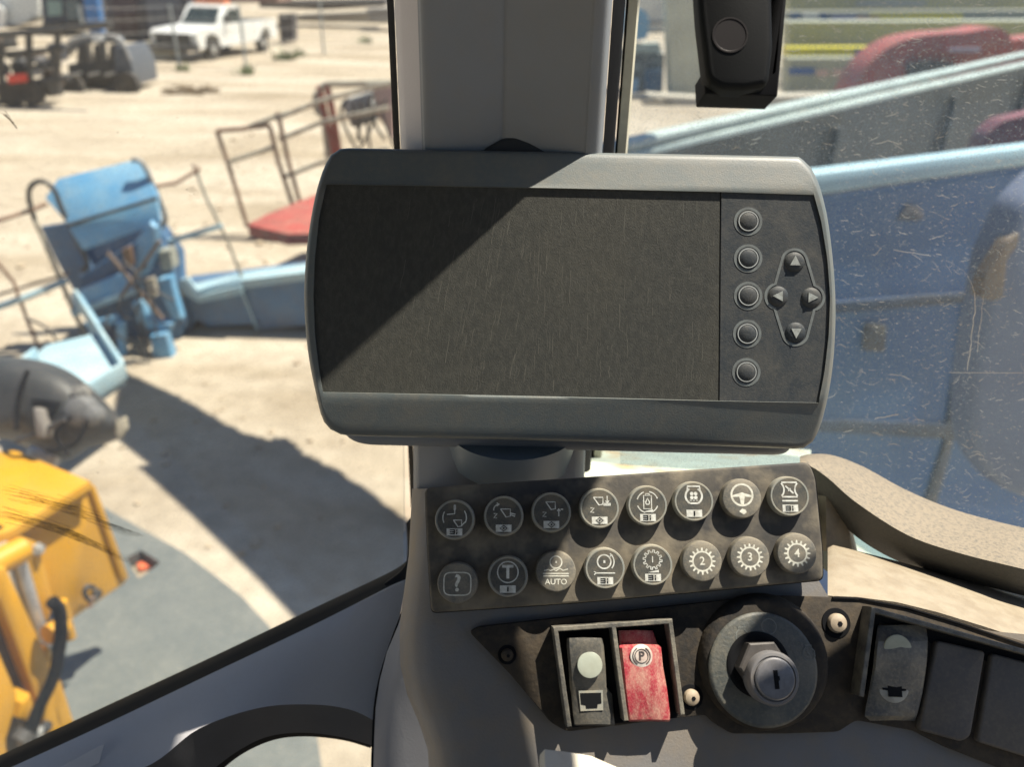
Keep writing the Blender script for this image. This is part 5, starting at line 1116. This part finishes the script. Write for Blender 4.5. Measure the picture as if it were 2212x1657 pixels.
boxthing('white_container', 'white grey container at the top right of the pillar', 'container', [(1340, -60), (1445, -60), (1445, 62), (1340, 78)], 54, 2.4, M('white grey container', (.56, .55, .50), .7, col2=(.40, .40, .38), scale=.8), (('rail', [(1400, 44), (1445, 42), (1445, 50), (1400, 52)], -.1, .1, far_m[2]),))
boxthing('low_kerb', 'low pale concrete base under the beige column', 'concrete base', [(1400, 205), (1520, 212), (1840, 205), (1840, 232), (1500, 238)], 23.2, .8, M('pale concrete base', (.44, .40, .33), .8))
# unseen overhead sheet, added to cast the long band of shade on the dirt
def sh(px, py, z): g_ = G(px, py); return g_ + SUN*(z/SUN.z)
ob = thing('shade_sheet', 'wide sheet added above the view to shade the dirt', 'boom', sh(600, 1100, 4.3))
lower = [(240, 935), (318, 998), (328, 1004), (300, 1006), (420, 1115), (560, 1250), (640, 1335), (760, 1450)]
upper = [(262, 800), (345, 838), (425, 878), (540, 940), (600, 948), (625, 952), (665, 983), (740, 1023), (880, 1123), (1000, 1210)]
jag = []
pu = spline(upper, 9)
for i, p in enumerate(pu): jag.append((p.x + rr.uniform(-3, 3), p.y + rr.choice((-4, -1, 1, 3))*(1 if 12 < i < 70 else .3)))
poly = [sh(x, y, 4.3) for x, y in lower] + [sh(x, y, 4.3) for x, y in reversed(jag)]
obj('sheet_body', prism(B(), poly, Vector((0, 0, .03))), blue_d, ob)
# white brick or litter on the ground
for x, y, s_, c in ((1270/2.4575, 1245/2.4575+380/1.09, .05, 0),): pass

# unseen cab roof cut to shade the keypad, plus sheets added for shade
roof = thing('cab_shell', 'unseen dark headliner of the cab above the camera, cut to shade the keypad, with added shade sheets', 'cab shell', Vector((0, 0, 3.70)))
liner = M('dark headliner', (.06, .06, .065), .8)
RZ = 3.42
def rz(p): return p + SUN*((RZ-p.z)/SUN.z)
e0, e1, e2, e3 = rz(Kp.H(1312, 1012, .0)), rz(Kp.H(1280, 1060, 0)), rz(Kp.H(1145, 1318, .0)), rz(Dd.H(1185, 1640, 0))  # roof edge shaped to the shade line wanted on the keypad
obj('roof_panel', prism(B(), [Vector((-1.0, -1.3, RZ)), Vector((e3.x-.002, -1.3, RZ)), e3, e2, e1, e0, Vector((.085, e0.y, RZ)), Vector((.072, .47, RZ)), Vector((-1.0, .47, RZ))], Vector((0, 0, .05))), liner, roof)
obj('front_shade_sheet', prism(B(), [Vector((x, y, 3.75)) for x, y in ((-1.0, .45), (.10, .45), (.22, .505), (.31, .565), (.31, .95), (-1.0, .95))], Vector((0, 0, .04))), liner, roof)  # unseen plate added to keep sun off the windscreen trim
obj('rear_wall', prism(B(), [Vector(p) for p in ((-1.0, -1.3, 1.6), (.55, -1.3, 1.6), (.55, -1.3, 2.8), (-1.0, -1.3, 2.8))], Vector((0, -.05, 0))), liner, roof)
BZ = 3.36
def bz(px, py): p = Dd.H(px, py, .004); return p + SUN*((BZ-p.z)/SUN.z)
obj('rear_pillar', prism(B(), [Vector(p) for p in ((.50, -1.3, 1.6), (.55, -1.3, 1.6), (.55, -.25, 1.6), (.50, -.25, 1.6))], Vector((0, 0, 2.1))), liner, roof)
obj('cab_floor', prism(B(), [Vector(p) for p in ((-1.0, -1.3, 2.2), (.5, -1.3, 2.2), (.5, .22, 2.2), (-1.0, .22, 2.2))], Vector((0, 0, -.05))), liner, roof)
obj('left_wall', prism(B(), [Vector(p) for p in ((-1.0, -1.3, 1.6), (-1.05, -1.3, 1.6), (-1.05, .2, 1.6), (-1.0, .2, 1.6))], Vector((0, 0, .9))), liner, roof)
obj('side_shade_sheet', prism(B(), [bz(*q) for q in ((1700, 1300), (1800, 1400), (1885, 1325), (2060, 1385), (2500, 1500), (2500, 1800), (1640, 1800), (1560, 1600), (1760, 1480), (1640, 1380))], Vector((0, 0, .03))), liner, roof)  # unseen sheet added to shade the key and right-hand switches
